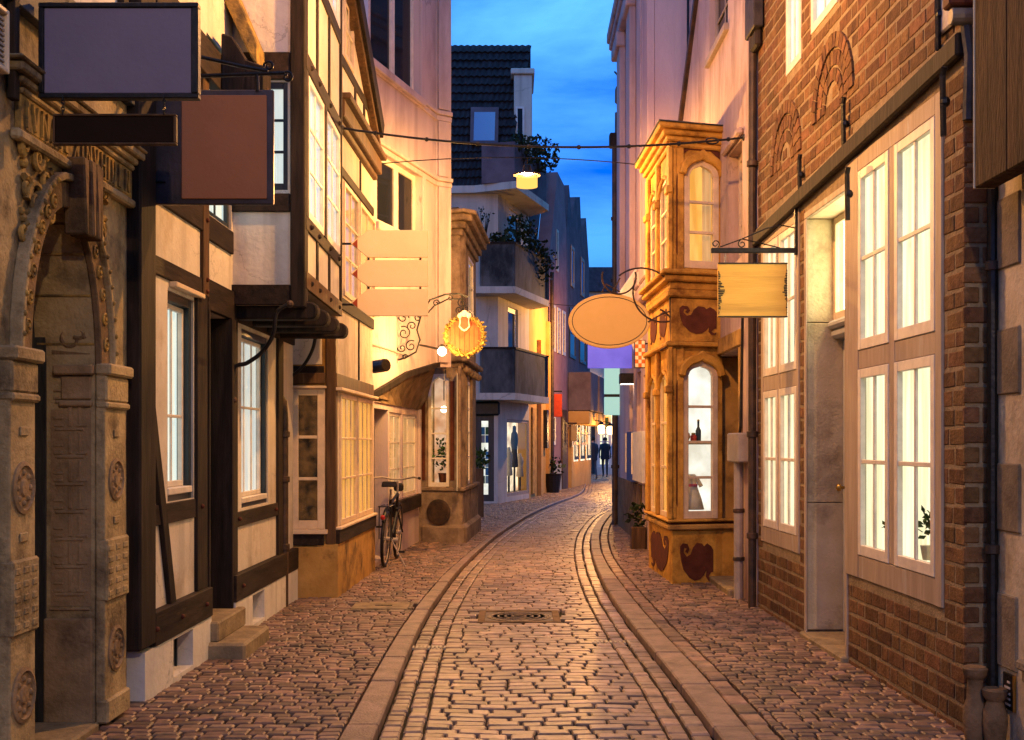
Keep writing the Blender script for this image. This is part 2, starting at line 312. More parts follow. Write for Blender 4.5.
def wall(name, fr, u0, u1, z0, z1, holes, th, mat, parent, d=0, top=None):
    """wall slab with rectangular openings; top: optional f(u) that lowers the upper edge"""
    us = sorted({u0, u1} | {min(max(h[i], u0), u1) for h in holes for i in (0, 1)}); zs = sorted({z0, z1} | {min(max(h[i], z0), z1) for h in holes for i in (2, 3)})
    if top: us = sorted(set(us) | {u0 + (u1 - u0) * k / 12 for k in range(13)})
    def solid(i, j):
        if i < 0 or j < 0 or i >= len(us) - 1 or j >= len(zs) - 1: return False
        cu, cz = (us[i] + us[i + 1]) / 2, (zs[j] + zs[j + 1]) / 2
        return not any(h[0] < cu < h[1] and h[2] < cz < h[3] for h in holes)
    mb = MB()
    zt = lambda u, z: min(z, top(u)) if top else z
    for i in range(len(us) - 1):
        for j in range(len(zs) - 1):
            if not solid(i, j): continue
            a, b, c, e = us[i], us[i + 1], zs[j], zs[j + 1]
            q = [(a, zt(a, c)), (b, zt(b, c)), (b, zt(b, e)), (a, zt(a, e))]
            mb.add([fr.p(x, y, d) for x, y in q], [[0, 1, 2, 3]]); mb.add([fr.p(x, y, d - th) for x, y in q], [[3, 2, 1, 0]])
            for (di, dj, k0, k1) in ((-1, 0, 3, 0), (1, 0, 1, 2), (0, -1, 0, 1), (0, 1, 2, 3)):
                if not solid(i + di, j + dj):
                    mb.add([fr.p(*q[k0], d), fr.p(*q[k1], d), fr.p(*q[k1], d - th), fr.p(*q[k0], d - th)], [[0, 1, 2, 3]])
    return mb.build(name, mat, parent)
def window(fr, parent, u0, u1, z0, z1, cols=2, rows=3, frame='frame_white', pane='dark', d=-.05, fw=.045, bw=.02, depth=.03, curtain=None, cgap=.012, sill=None, name='window', label=None, rowz=None, bare=False, cext=.06):
    mb = MB(); u0, u1 = min(u0, u1), max(u0, u1)
    mb.box(fr, u0, u0 + fw, z0, z1, d - depth, d); mb.box(fr, u1 - fw, u1, z0, z1, d - depth, d)
    mb.box(fr, u0 + fw, u1 - fw, z0, z0 + fw * 1.15, d - depth, d - .001); mb.box(fr, u0 + fw, u1 - fw, z1 - fw, z1, d - depth, d - .001)
    iw = u1 - u0 - 2 * fw; zb, zt = z0 + fw * 1.15, z1 - fw
    zz = rowz or [zb + (zt - zb) * k / rows for k in range(1, rows)]
    for z in zz: mb.box(fr, u0 + fw, u1 - fw, z - bw / 2, z + bw / 2, d - depth + .010, d - .006)
    for k in range(1, cols):
        u = u0 + fw + iw * k / cols; mb.box(fr, u - bw / 2, u + bw / 2, zb, zt, d - depth + .008, d - .009)
    wo = mb.build(name, M[frame], parent, .003)
    if label: wo['label'] = label
    if bare: return wo
    gm = M['glass'] if curtain else M[pane]
    MB().box(fr, u0 + fw * .6, u1 - fw * .6, z0 + fw * .6, z1 - fw * .6, d - depth + .002, d - depth + .006).build('pane', gm, wo)
    if curtain:
        k = max(8, int((u1 - u0) / .035)); vs = []
        for i in range(k + 1):
            u = u0 - .06 + (u1 - u0 + .06 + cext) * i / k; dd = d - depth - cgap + (.005 * math.sin(i * 1.9) + .003 * math.sin(i * 4.7 + u * 9))
            vs += [fr.p(u, z0 - .06, dd), fr.p(u, z1 + .06, dd)]
        MB().add(vs, [[2 * i, 2 * i + 2, 2 * i + 3, 2 * i + 1] for i in range(k)]).build('curtain', M[curtain], wo, smooth=True)
    if sill: MB().box(fr, u0 - .03, u1 + .03, z0 - .045, z0 - .002, d - .04, d + .05).build('sill', M[sill], wo, .005)
    return wo
def spiral(c, ux, uz, r0, r1, a0, turns, n=26):
    ux, uz, c = V(ux), V(uz), V(c); out = []
    for i in range(n + 1):
        t = i / n; a = a0 + turns * 2 * math.pi * t; r = r0 + (r1 - r0) * t
        out.append(c + ux * (r * math.cos(a)) + uz * (r * math.sin(a)))
    return out
def arc(c, ux, uz, r, a0, a1, n=14, ry=None):
    ux, uz, c = V(ux), V(uz), V(c); ry = r if ry is None else ry
    return [c + ux * (r * math.cos(a0 + (a1 - a0) * i / n)) + uz * (ry * math.sin(a0 + (a1 - a0) * i / n)) for i in range(n + 1)]
EX, EZ = V((1, 0, 0)), V((0, 0, 1))
# ================================================================ ground, lane, pavements
tag(MB().add([(-150, -150, -.075), (150, -150, -.075), (150, 250, -.075), (-150, 250, -.075)], [[0, 1, 2, 3]]).build('ground', M['joint'], fixn=False), kind='structure')
def curve(pix):
    p = sorted([(g(*q)[1], g(*q)[0]) for q in pix]); p = [(-8, p[0][1])] + p
    s = (p[-1][1] - p[-2][1]) / (p[-1][0] - p[-2][0]); p.append((90, p[-1][1] + s * .35 * (90 - p[-1][0])))
    def raw(y):
        for a, b in zip(p, p[1:]):
            if y <= b[0]: return a[1] + (b[1] - a[1]) * (y - a[0]) / (b[0] - a[0])
        return p[-1][1]
    return lambda y: sum(raw(y + k * .05 * max(2, y * .3)) for k in range(-6, 7)) / 13
XLo = curve([(339, 740), (383, 658), (409, 616), (439, 579), (460, 560), (490, 535), (524, 515), (556, 501), (581, 494)])   # pavement side of left kerb
XLi = curve([(373, 740), (405, 658), (424, 616), (450, 579), (467, 560), (495, 535), (527, 515), (558, 501), (582.5, 494)])
XRi = curve([(723, 740), (676, 677), (633, 626), (606, 588), (594, 561), (590, 545), (592, 528.6), (606, 511), (640, 500)])
XRo = curve([(757, 740), (706, 677), (656, 626), (624, 588), (604.5, 561), (599, 545), (600, 528.6), (613, 511), (646, 500)])
def sett(mb, q, zt, ch, cr=.004):
    """one stone: q four plan corners, chamfered and slightly domed"""
    c = sum((V((a, b, 0)) for a, b in q), V((0, 0, 0))) / 4; dz = R.uniform(-.005, .004); tx, ty = R.uniform(-.022, .022), R.uniform(-.022, .022)
    o = [V((a + R.uniform(-cr, cr), b + R.uniform(-cr, cr), 0)) for a, b in q]; vs = []
    vs += [p + V((0, 0, zt - .05)) for p in o]
    vs += [p + V((0, 0, zt - ch * .9 + dz)) for p in o]
    for p in o:
        d = (c - p); ln = max(d.length, 1e-4); t = p + d * min(.45, ch * 1.5 / ln); r = t - c; vs.append(t + V((0, 0, zt + dz + r.x * tx + r.y * ty)))
    vs.append(c + V((0, 0, zt + dz + ch * .08)))
    fs = []
    for k in (0, 4): fs += [[k + i, k + (i + 1) % 4, k + 4 + (i + 1) % 4, k + 4 + i] for i in range(4)]
    fs += [[8 + i, 8 + (i + 1) % 4, 12] for i in range(4)]
    mb.add(vs, fs)
def field(mb, fl, fr_, y0, y1, dep, wlo, whi, z, ch, joint=.013, ph=0, skip=None):
    """rows of setts across the strip between the curves fl and fr_"""
    y = y0
    while y < y1:
        d = dep * R.uniform(.88, 1.14) * (1 if y < 22 else 1.25); t = R.uniform(0, 1) * .5
        xl, xr = fl(y), fr_(y); x = xl; first = True
        wob = lambda xx: .016 * math.sin(xx * 3.1 + y * 1.7) + .012 * math.sin(xx * 7.3 + y * .6 + ph)
        while x < xr - .03:
            wd = R.uniform(wlo, whi)
            if first: wd *= R.uniform(.5, 1); first = False
            if xr - (x + wd) < wlo * .5: wd = xr - x
            a, b = x + joint / 2, x + wd - joint / 2
            sl0, sl1 = fl(y + d) - xl, fr_(y + d) - xr; k0 = (a - xl) / (xr - xl + 1e-6); k1 = (b - xl) / (xr - xl + 1e-6)
            s0, s1 = sl0 + (sl1 - sl0) * k0, sl0 + (sl1 - sl0) * k1
            if not (skip and skip((a + b) / 2, y + d / 2)):
                sett(mb, [(a, y + joint / 2 + wob(a)), (b, y + joint / 2 + wob(b)), (b + s1, y + d - joint / 2 + wob(b)), (a + s0, y + d - joint / 2 + wob(a))], z, ch)
            x += wd
        y += d
def course(mb, fc, w0, w1, y0, y1, llo, lhi, z, ch):
    """one row of stones laid along the lane, offset w0..w1 from the curve fc"""
    y = y0
    while y < y1:
        l = R.uniform(llo, lhi); j = .007; w_ = R.uniform(-.004, .004)
        sett(mb, [(fc(y + j) + w0 + j + w_, y + j), (fc(y + j) + w1 - j + w_, y + j), (fc(y + l - j) + w1 - j + w_, y + l - j), (fc(y + l - j) + w0 + j + w_, y + l - j)], z, ch, .003); y += l
ZR, YN, YF = -.045, 3.2, 62
GB = .115   # gutter course width
mx0, my0 = g(519, 611); covers = [(mx0 - .36, mx0 + .36, my0 - .34, my0 + .34)]
ax0, ay0 = g(381, 606); covers.append((ax0 - .26, ax0 + .26, ay0 - .22, ay0 + .22))
sk = lambda x, y: any(c[0] < x < c[1] and c[2] < y < c[3] for c in covers)
mb = MB()
field(mb, lambda y: XLi(y) + 2 * GB, lambda y: XRi(y) - 2 * GB, YN, YF, .102, .11, .225, ZR, .007, ph=1, skip=sk)
for k in (0, 1):
    course(mb, XLi, k * GB + .004, (k + 1) * GB, YN, YF, .085, .15, ZR, .010)
    course(mb, XRi, -(k + 1) * GB, -k * GB - .004, YN, YF, .10, .22, ZR, .010)
tag(mb.build('road', M['cobble'], fixn=False), kind='structure')
mb = MB(); course(mb, XLo, .125, .235, YN, 5, .1, .2, 0, .01); mb = MB()
field(mb, lambda y: -2.75 if y < 20 else -3.4 + max(0, (y - 31)) * .25, lambda y: XLo(y) - .010, YN, YF, .082, .08, .155, 0, .007, ph=2, skip=sk)
tag(mb.build('pavement', M['pavers'], fixn=False), kind='structure')
mb = MB()
field(mb, lambda y: XRo(y) + .135, lambda y: max(2.9, XRo(y) + .9), YN, 40, .082, .08, .155, 0, .007, ph=4)
course(mb, XRo, .008, .13, YN, 40, .16, .26, 0, .010)
tag(mb.build('pavement', M['pavers'], fixn=False), kind='structure')
for fa, fb in ((XLo, XLi), (XRi, XRo)):
    mb = MB(); y = YN
    while y < YF:
        l = R.uniform(.65, 1.15); e = y + l - .011; n = 4; k = len(mb.v)
        yy = [y + .011 + (e - y - .011) * i / n for i in range(n + 1)]; zt = .006 + R.uniform(-.004, .004)
        pl = [(fa(t), t) for t in yy] + [(fb(t), t) for t in yy[::-1]]
        mb.plan(pl, -.07, zt); y += l
    tag(mb.build('kerb', M['kerb'], bevel=.009), kind='structure')
# manhole, drain gratings, access cover
def cover():
    t = thing('manhole_cover', 'square-framed cast iron manhole cover in the middle of the cobbled lane', 'manhole cover', (mx0, my0, ZR))
    mb = MB(); s = .35
    for a in ((-s, s, -s, -s + .06), (-s, s, s - .06, s), (-s, -s + .06, -s + .06, s - .06), (s - .06, s, -s + .06, s - .06)): mb.wbox(mx0 + a[0], mx0 + a[1], my0 + a[2], my0 + a[3], ZR - .04, ZR + .004)
    mb.build('frame', M['stone_brown'], t, .003)
    mb = MB().wbox(mx0 - s + .06, mx0 + s - .06, my0 - s + .06, my0 + s - .06, ZR - .04, ZR - .004); mb.build('surround', M['pipe'], t)
    mb = MB().lathe((mx0, my0, ZR - .02), [(.275, 0), (.275, .02), (.262, .024), (.25, .018), (.0, .018)], k=36)
    for r in (.06, .12, .18, .235): mb.lathe((mx0, my0, ZR), [(r - .01, 0), (r - .008, .003), (r + .008, .003), (r + .01, 0)], k=30)
    mb.build('lid', M['iron2'], t)
M['iron2'] = rough_mat('worn_cast_iron', (.06, .04, .03), (.14, .095, .065), 14, .45, .6, 60, metal=.5)
cover()
def grate(px, py, wd, label):
    x, y = g(px, py); t = thing('drain_grate', label, 'drain grate', (x, y, ZR), 'drain gratings in the gutters')
    mb = MB(); n = 9
    for i in range(n): mb.wbox(x - wd / 2 + wd * i / n, x - wd / 2 + wd * (i + .5) / n, y - .045, y + .045, ZR - .03, ZR + .004)
    mb.build('bars', M['stone_pale'], t)
    MB().wbox(x - wd / 2, x + wd / 2, y - .05, y + .05, ZR - .045, ZR - .012).build('sump', M['dark'], t)
grate(430, 641, .26, 'slotted drain grating in the left gutter'); grate(612, 636, .30, 'slotted drain grating in the near right gutter'); grate(580, 560, .28, 'small slotted drain grating far along the right gutter')
t = thing('access_cover', 'flat rectangular stone-coloured access cover in the left pavement', 'access cover', (ax0, ay0, 0))
MB().wbox(ax0 - .25, ax0 + .25, ay0 - .2, ay0 + .2, -.05, .006).build('plate', M['step'], t, .004)
MB().wbox(ax0 - .05, ax0 + .1, ay0 - .02, ay0 + .02, -.01, .0085).build('handle_slot', M['dark'], t)
MB().wbox(ax0 + .255, ax0 + .285, ay0 - .2, ay0 + .2, -.05, .008).build('edge_strip', M['iron2'], t, .003)
# ================================================================ left: stone portal house
F0 = Fr((-2.16, -2), (-2.12, 6.60))
T0 = M['door_dark']; t = HP = thing('stone_portal_house', 'old stone house with a carved Renaissance portal at the near left edge', 'house', (-2.3, 5.5, 0))
uA, uB = F0.U(37, .055), F0.U(105.5, .055); ZS = F0.z(105.5, 371); ZT = 2.56; uc = (uA + uB) / 2; ra = (uB - uA) / 2; rz = ZT - ZS
def arch_pts(r, rzz, n=18): return [(uc - r * math.cos(math.pi * i / n), ZS + rzz * math.sin(math.pi * i / n)) for i in range(n + 1)]
mb = MB(); mb.box(F0, 0, uA, -.1, 5.6, -.30, 0); mb.box(F0, uB, F0.L, -.1, 5.6, -.30, 0)
mb.prism(F0, [(uA, 5.6), (uA, ZS)] + arch_pts(ra, rz)[1:-1] + [(uB, ZS), (uB, 5.6)], -.30, 0)
mb.build('wall', M['stone'], t)
uE = F0.L
mb = MB().add([F0.p(uA - .6, -.1, -.305), F0.p(uB + .2, -.1, -.305), F0.p(uB + .2, 3, -.305), F0.p(uA - .6, 3, -.305)], [[0, 1, 2, 3]])
do = box('door', F0, uA - .3, uB + .1, 0, 2.7, -.72, -.66, M['door_dark'], t)
box('door_frame', F0, uB - .012, uB + .08, -.05, 2.7, -.65, -.245, T0, t); box('door_frame', F0, uA - .3, uA - .01, -.05, 2.7, -.65, -.301, T0, t)
for k in range(3): box('door_panel', F0, uA + .05 + k * .3, uA + .28 + k * .3, .3, 1.7, -.659, -.645, M['door_dark'], do)
box('threshold', F0, uA - .35, uB - .01, -.06, .035, -.31, .03, M['step'], t, .012)
# archivolt and keystone
o_, i_ = arch_pts(ra + .13, rz + .12), arch_pts(ra, rz)
MB().prism(F0, o_ + i_[::-1], 0.001, .035).build('archivolt', M['stone_brown'], t, .006)
o_, i_ = arch_pts(ra + .17, rz + .16), arch_pts(ra + .135, rz + .125)
MB().prism(F0, o_ + i_[::-1], 0.001, .06).build('archivolt_rim', M['stone'], t, .006)
mb = MB()
for k in range(4):
    a, b = uc + .12 - .13 + k * .065, uc + .12 - .07 + k * .065; mb.prism(F0, [(a + .03, 2.44), (b - .005, 2.44), (b, 2.80), (a - .01, 2.80)], .002, .13 - .012 * abs(k - 1.5))
mb.build('keystone', M['stone_brown'], t, .008)
# pilasters with pedestals, capitals and medallions
def pilaster(a, b):
    m = (a + b) / 2; hw = (b - a) / 2
    MB().box(F0, a, b, .02, ZS, .001, .05).build('pilaster', M['stone'], t, .006)
    for z0, z1, e, dd in ((.02, .14, .015, .07), (.64, .96, .008, .066), (ZS - .20, ZS - .165, .015, .07), (ZS - .03, ZS + .03, .028, .085), (ZS - .165, ZS - .03, .008, .062)):
        MB().box(F0, a - e * .5, b + e, z0, z1, .002, dd).build('pilaster_block', M['stone'], t, .01)
    for zc, r in ((1.26, .112), (.38, .12)):
        c = F0.p(m, zc, .05); mb = MB().lathe(c, [(r, 0), (r, .008), (r * .85, .014), (r * .8, .002), (r * .35, .003), (r * .3, .012), (0.001, .014)], F0.n, 24)
        for k in range(8):
            an = k * math.pi / 4; mb.ball(c + (F0.u * math.cos(an) + EZ * math.sin(an)) * r * .58 + F0.n * .0, r * .13, 8)
        mb.build('medallion', M['jamb'], t, smooth=.8)
    for k in range(15):
        u_ = a + .012 + (k % 3) * hw * .68; z_ = .665 + (k // 3) * .058
        MB().box(F0, u_, u_ + hw * .42, z_, z_ + .03, .06, .0705).build('carving', M['stone'], t, .004)
    for zc in (1.05, 1.5): MB().box(F0, m - .04, m + .04, zc - .02, zc + .02, .05, .058).build('carving', M['stone'], t, .004)
pilaster(F0.U(10, .05), uA - .005); pilaster(uB + .005, F0.U(126, .05))
# strapwork on the far jamb's reveal
FJ0 = Fr((-2.145 - .235, F0.p(uB, 0).y), (-2.15 + .02, F0.p(uB, 0).y), (0, 0))
mb = MB(); x0, x1 = .05, .225
for k in range(17):
    z = .68 + k * .07
    if k % 2 == 0: mb.box(FJ0, x0 + .01, x1 - .02, z - .007, z + .007, 0, .012); mb.box(FJ0, x0, x0 + .05, z + .012, z + .026, 0, .01); mb.box(FJ0, x1 - .06, x1, z + .012, z + .026, 0, .01)
    else: mb.box(FJ0, x0 + .075, x0 + .095, z - .055, z + .055, 0, .011); mb.box(FJ0, x1 - .05, x1 - .035, z - .05, z + .05, 0, .01); mb.box(FJ0, x0, x0 + .05, z - .02, z - .008, 0, .01)
mb.box(FJ0, x0 - .02, x1 + .01, .60, .612, 0, .012)
mb.build('strapwork', M['jamb'], t, .003)
MB().box(FJ0, .08, .25, ZS - .19, ZS - .16, .001, .03).box(FJ0, .06, .262, ZS - .03, ZS + .02, .001, .05).box(FJ0, .09, .245, ZS - .155, ZS - .035, .001, .02).build('impost', M['jamb'], t, .008)
mb = MB()
for k, (x_, z_, r_, a_, n_) in enumerate(((.14, 1.98, .07, 0, 1.5), (.10, 2.10, .05, 2, -1.4), (.17, 2.14, .05, 1, 1.4), (.13, 2.25, .06, 3, -1.5), (.18, 2.02, .04, 4, 1.3), (.19, 2.28, .04, 0, 1.3), (.15, 2.38, .05, 2, 1.4))): mb.tube(spiral(FJ0.p(x_, z_, .004), FJ0.u, EZ, r_, .01, a_, n_, 20), .014, 6, .007)
mb.box(FJ0, .04, .235, 1.9, 2.44, .0005, .004); mb.build('jamb_carving', M['stone_brown'], t)
MB().box(FJ0, .035, .24, .62, 1.62, .0005, .004).build('jamb_panel', M['jamb'], t)
MB().box(FJ0, .0, .25, -.05, .56, .0005, .018).build('jamb_base', M['jamb'], t, .01)
for rr, rzr, cnt in ((ra + .066, rz + .06, 19), (ra + .153, rz + .143, 31)):
    for i in range(1, cnt):
        a_ = math.pi * i / cnt
        if abs(a_ - math.pi / 2) < .28: continue
        p_ = F0.p(uc - rr * math.cos(a_), ZS + rzr * math.sin(a_), .035 if cnt < 25 else .06)
        if cnt < 25:
            mb = MB().lathe(p_, [(.034, 0), (.034, .008), (.026, .012), (.022, .003), (.012, .004), (.01, .014), (.001, .015)], F0.n, 10); mb.build('rosette', M['stone_gold'], t, smooth=.7)
        else: MB().ball(p_, .013, 6).build('bead', M['stone_gold'], t, smooth=True)
for i in range(9):
    a_ = math.pi * (i + .5) / 9; p0, p1 = [F0.p(uc - ra * .998 * math.cos(a_), ZS + rz * .998 * math.sin(a_), d_) for d_ in (0, -.29)]
    MB().tube([p0, p1], .008, 5).build('voussoir_joint', M['stone_gold'], t)
# spandrel scrollwork
for s_, cu in ((-1, uc - .36), (1, uc + .40)):
    mb = MB()
    for (du, dz, r, tn, a0) in ((0, .05, .10, 1.6, 0), (.12 * -s_, .17, .07, 1.5, 2), (.10 * s_, -.17, .05, 1.4, 1), (-.02 * s_, .25, .05, 1.3, 3), (.16 * -s_, .02, .04, 1.2, 0), (.1 * s_, .1, .05, 1.3, 1), (.12 * s_, .28, .05, 1.3, 5), (.13 * s_, -.1, .05, 1.3, 2), (-.1 * s_, .3, .045, 1.3, 1)):
        mb.tube(spiral(F0.p(cu + du, 2.46 + dz, .02), F0.u * s_, EZ, r, .012, a0, tn, 22), .017, 6, .009)
    for q in range(10): mb.ball(F0.p(cu + s_ * R.uniform(-.02, .13), 2.52 + R.uniform(-.15, .22), .005), R.uniform(.015, .03), 6)
    mb.build('spandrel_carving', M['stone_gold'], t)
# frieze, inscription, cornice
zf0, zf1 = 2.84, 3.0; u9, uN = F0.U(129), F0.U(22)
box('architrave', F0, F0.U(20, .05), u9 - .02, 2.74, 2.785, .001, .05, M['stone'], t, .01)
box('frieze', F0, F0.U(21, .03), u9 - .03, 2.786, 2.945, .001, .03, M['stone_gold'], t)
mb = MB(); u = F0.U(25, .03); mb.box(F0, u, u9 - .06, 2.80, 2.935, .029, .033)
glyph = 'IVNAILXINVHIDLNIVEIOX'
k = 0
while u < u9 - .14:
    ch_ = glyph[k % len(glyph)]; hh, ww, st = .115, .055, .012; z0 = 2.81; q = lambda a, b, c, d: mb.prism(F0, [(u + a, z0 + b), (u + a + st, z0 + b), (u + c + st, z0 + d), (u + c, z0 + d)], .03, .043)
    if ch_ in 'IHNMDLE': q(0, 0, 0, hh)
    if ch_ in 'HNM': q(ww, 0, ww, hh)
    if ch_ in 'VNM': q(0, hh, ww * (1 if ch_ == 'N' else .5), 0)
    if ch_ in 'VM': q(ww * .5, 0, ww, hh)
    if ch_ == 'A': q(0, 0, ww * .5, hh); q(ww * .5, hh, ww, 0)
    if ch_ == 'X': q(0, 0, ww, hh); q(0, hh, ww, 0)
    if ch_ in 'OD': mb.tube(arc(F0.p(u + .03, z0 + hh / 2, .036), F0.u, EZ, .028, -1.6, 4.7 if ch_ == 'O' else 1.6, 12, hh / 2), .006, 5)
    if ch_ == 'H': mb.box(F0, u, u + ww, z0 + hh * .45, z0 + hh * .55, .03, .042)
    if ch_ in 'LE': mb.box(F0, u, u + ww * .8, z0, z0 + st, .03, .042)
    if ch_ == 'E': mb.box(F0, u, u + ww * .8, z0 + hh - st, z0 + hh, .03, .042); mb.box(F0, u, u + ww * .6, z0 + hh * .5, z0 + hh * .5 + st, .03, .042)
    u += .105 if ch_ != 'I' else .06; k += 1
mb.build('inscription', M['stone_gold'], t)
for z0, z1, dd in ((2.946, 2.975, .045), (2.9755, 3.01, .065), (3.0105, 3.05, .09), (3.0505, 3.065, .105)): box('cornice', F0, F0.U(23, dd), u9 - .01 + dd * .2, z0, z1, .001, dd, M['stone'], t, .008)
box('beam', F0, .2, F0.L - .01, 3.30, 3.55, .001, .05, M['slate'], t)
wall('upper_wall', F0, 1.0, F0.L - .012, 3.56, 5.6, [], .05, M['white'], t, d=.012)
for px in (17, 66, 126): pbox('post', F0, px - 2, px + 3, -60, 98, .013, .05, M['timber'], t)
MB().wbox(-6, -2.46, -2, 6.6, 5.6, 5.75).build('roof', M['tile'], t)
MB().wbox(-6, -2.5, -2, -1.7, 0, 5.6).build('side_wall', M['stone'], t)
# louvre vent
o = thing('louvre_vent', 'pale slatted vent cut off by the left edge beside the sign pole', 'vent', F0.p(F0.U(4), 2.9, .05))
a, b = F0.U(-40, .07), F0.U(10, .07); MB().box(F0, a, a + .03, 2.96, 3.22, .0, .07).box(F0, b - .015, b, 2.96, 3.22, 0, .07).box(F0, a + .03, b - .015, 2.96, 2.98, 0, .069).box(F0, a + .03, b - .015, 3.2, 3.22, 0, .069).build('frame', M['frame_warm'], o, .004)
mb = MB()
for k in range(10): z = 2.985 + k * .021; mb.prism(F0, [(a + .03, z), (b - .015, z), (b - .015, z + .010), (a + .03, z + .010)], .01, .055)
mb.box(F0, a + .02, a + .03, 2.98, 3.2, .01, .05)
mb.build('slats', M['greypipe'], o)
# ================================================================ left: timber-framed house
F1 = Fr(g(137, 702), g(277, 609)); q_ = F1.p(F1.U(293), 0); F1 = Fr((F1.A.x, F1.A.y), (q_.x, q_.y))
t = HT = thing('timber_framed_house', 'cream timber-framed house with a jettied upper storey and dark beams on the left', 'house', (-2.3, 8.5, 0))
T, TH = M['timber'], M['timber_h']
U = F1.U
z_lo0, z_lo1, z_mi0, z_mi1, z_up0, z_up1 = .28, .475, .965, 1.085, 2.44, 2.55
w1 = (U(167.5), U(193.5), 1.09, 2.38); dr = (U(205), U(229.5), .22, 2.36); w2 = (U(241.5), U(268), .95, 2.33); w3 = (U(206.5), U(231.5), 3.02, 4.25)
c1 = (U(166), U(186), .03, .26); c2 = (U(247), U(259), .03, .26)
wall('wall', F1, 0, F1.L, .275, 6.5, [w1, dr, w2, w3], .22, M['cream'], t)
wall('plinth', F1, 0, F1.L, -.1, .275, [c1, (U(205), U(229.5), .1, .4), c2], .2, M['white'], t, d=.045)
for c in (c1, c2):
    wo = box('cellar_window', F1, c[0] - .02, c[1] + .02, c[2] - .05, c[3] + .02, -.12, -.08, M['dark'], t)
    mb = MB()
    for k in range(5): u = c[0] + (c[1] - c[0]) * (k + .5) / 5; mb.box(F1, u - .008, u + .008, c[2], c[3], -.06, -.045)
    mb.build('bars', M['frame_dark'], wo)
box('beam', F1, U(146.5), dr[0] - .005, z_lo0, z_lo1, -.02, .055, TH, t); box('beam', F1, dr[1] + .005, F1.L, z_lo0, z_lo1, -.02, .053, TH, t)
box('beam', F1, U(147), U(193), z_mi0, z_mi1, -.02, .018, TH, t); box('beam', F1, U(233), U(277), .82, .93, -.02, .018, TH, t)
box('beam', F1, U(147), U(199.5), z_up0, z_up1, -.02, .017, TH, t); box('beam', F1, U(206), F1.L, z_up0 - .08, z_up1 + .02, -.02, .019, TH, t)
box('beam', F1, U(147), U(200), 2.87, 3.06, -.02, .02, TH, t); box('beam', F1, U(206), U(231), 2.84, 3.005, -.02, .021, TH, t)
box('beam', F1, U(147), U(232), 3.9, 4.15, -.02, .06, TH, t)
box('corner_post', F1, U(130), U(146), .30, 6.5, -.2, .06, T, t, .012)
box('post', F1, U(194.2), U(204.3), .476, z_up0 - .001, -.02, .024, T, t); box('post', F1, U(200), U(205.6), z_up0, 3.9, -.02, .026, M['brown_wood'], t)
box('post', F1, U(230), U(234), .476, 2.36, -.12, .03, T, t); box('post', F1, U(276), U(281), .476, 2.36, -.02, .024, T, t)
mb = MB(); pts = [(146.5, 335), (149, 385), (155, 440), (164, 520), (173, 607)]; uzs = [F1.uz(*p, .02) for p in pts]
mb.prism(F1, [(u - .055, z) for u, z in uzs] + [(u + .055, z) for u, z in uzs[::-1]], -.02, .03); mb.build('brace', T, t, .005)
window(F1, t, *w1, cols=1, rows=1, frame='frame_dark', d=-.015, fw=.055, bare=True, name='window_surround', depth=.10)
for i in range(1):
    window(F1, t, w1[0] + .055, w1[1] - .055, w1[2] + .085, w1[3] - .06, 2, 2, 'frame_white', d=-.05, fw=.032, curtain='blue_glow', sill='frame_white', rowz=[1.62])
window(F1, t, *w2, cols=1, rows=1, frame='frame_dark', d=-.012, fw=.05, bare=True, name='window_surround', depth=.10)
window(F1, t, w2[0] + .05, w2[1] - .055, w2[2] + .08, w2[3] - .055, 3, 2, 'frame_white', d=-.05, fw=.03, curtain='lit_white', sill='frame_white', rowz=[1.73])
window(F1, t, *w3, cols=2, rows=3, frame='frame_dark', d=-.02, fw=.04, curtain='blue_glow')
for px, z in ((147, 1.03), (147, .38), (173, .38), (198, .38), (198, 1.03), (203, 2.47), (203, 2.95), (203, 2.55), (236, .88), (236, .38), (273, .88), (147, 2.5)):
    MB().ball(F1.p(U(px), z, .03 if z > .5 else .06), .016, 8).build('peg', M['ox'], t, smooth=True)
do = box('door', F1, dr[0] - .02, dr[1] + .02, .2, 2.4, -.24, -.19, M['frame_dark'], t)
for z0, z1 in ((.4, 1.0), (1.1, 1.65), (1.75, 2.2)): box('door_panel', F1, dr[0] + .08, dr[1] - .08, z0, z1, -.189, -.175, M['frame_dark'], do, .006)
MB().ball(F1.p(dr[0] + .08, 1.15, -.16), .025).build('handle', M['brass'], do)
box('door_jamb', F1, dr[1] - .035, dr[1] - .001, .2, 2.36, -.19, .032, M['timber'], t); box('door_jamb', F1, dr[0] + .001, dr[0] + .03, .2, 2.36, -.19, .031, T, t)
box('door_step', F1, dr[0] - .03, U(232.5), .10, .24, -.2, .10, M['step'], t, .012)
MB().wbox(F1.p(dr[0], 0).x - .02, -1.79, 8.05, 8.86, -.06, .105).build('door_step', M['step'], t, .018)
box('lintel_board', F1, U(169), U(198), 2.405, 2.436, 0, .05, M['frame_warm'], t)
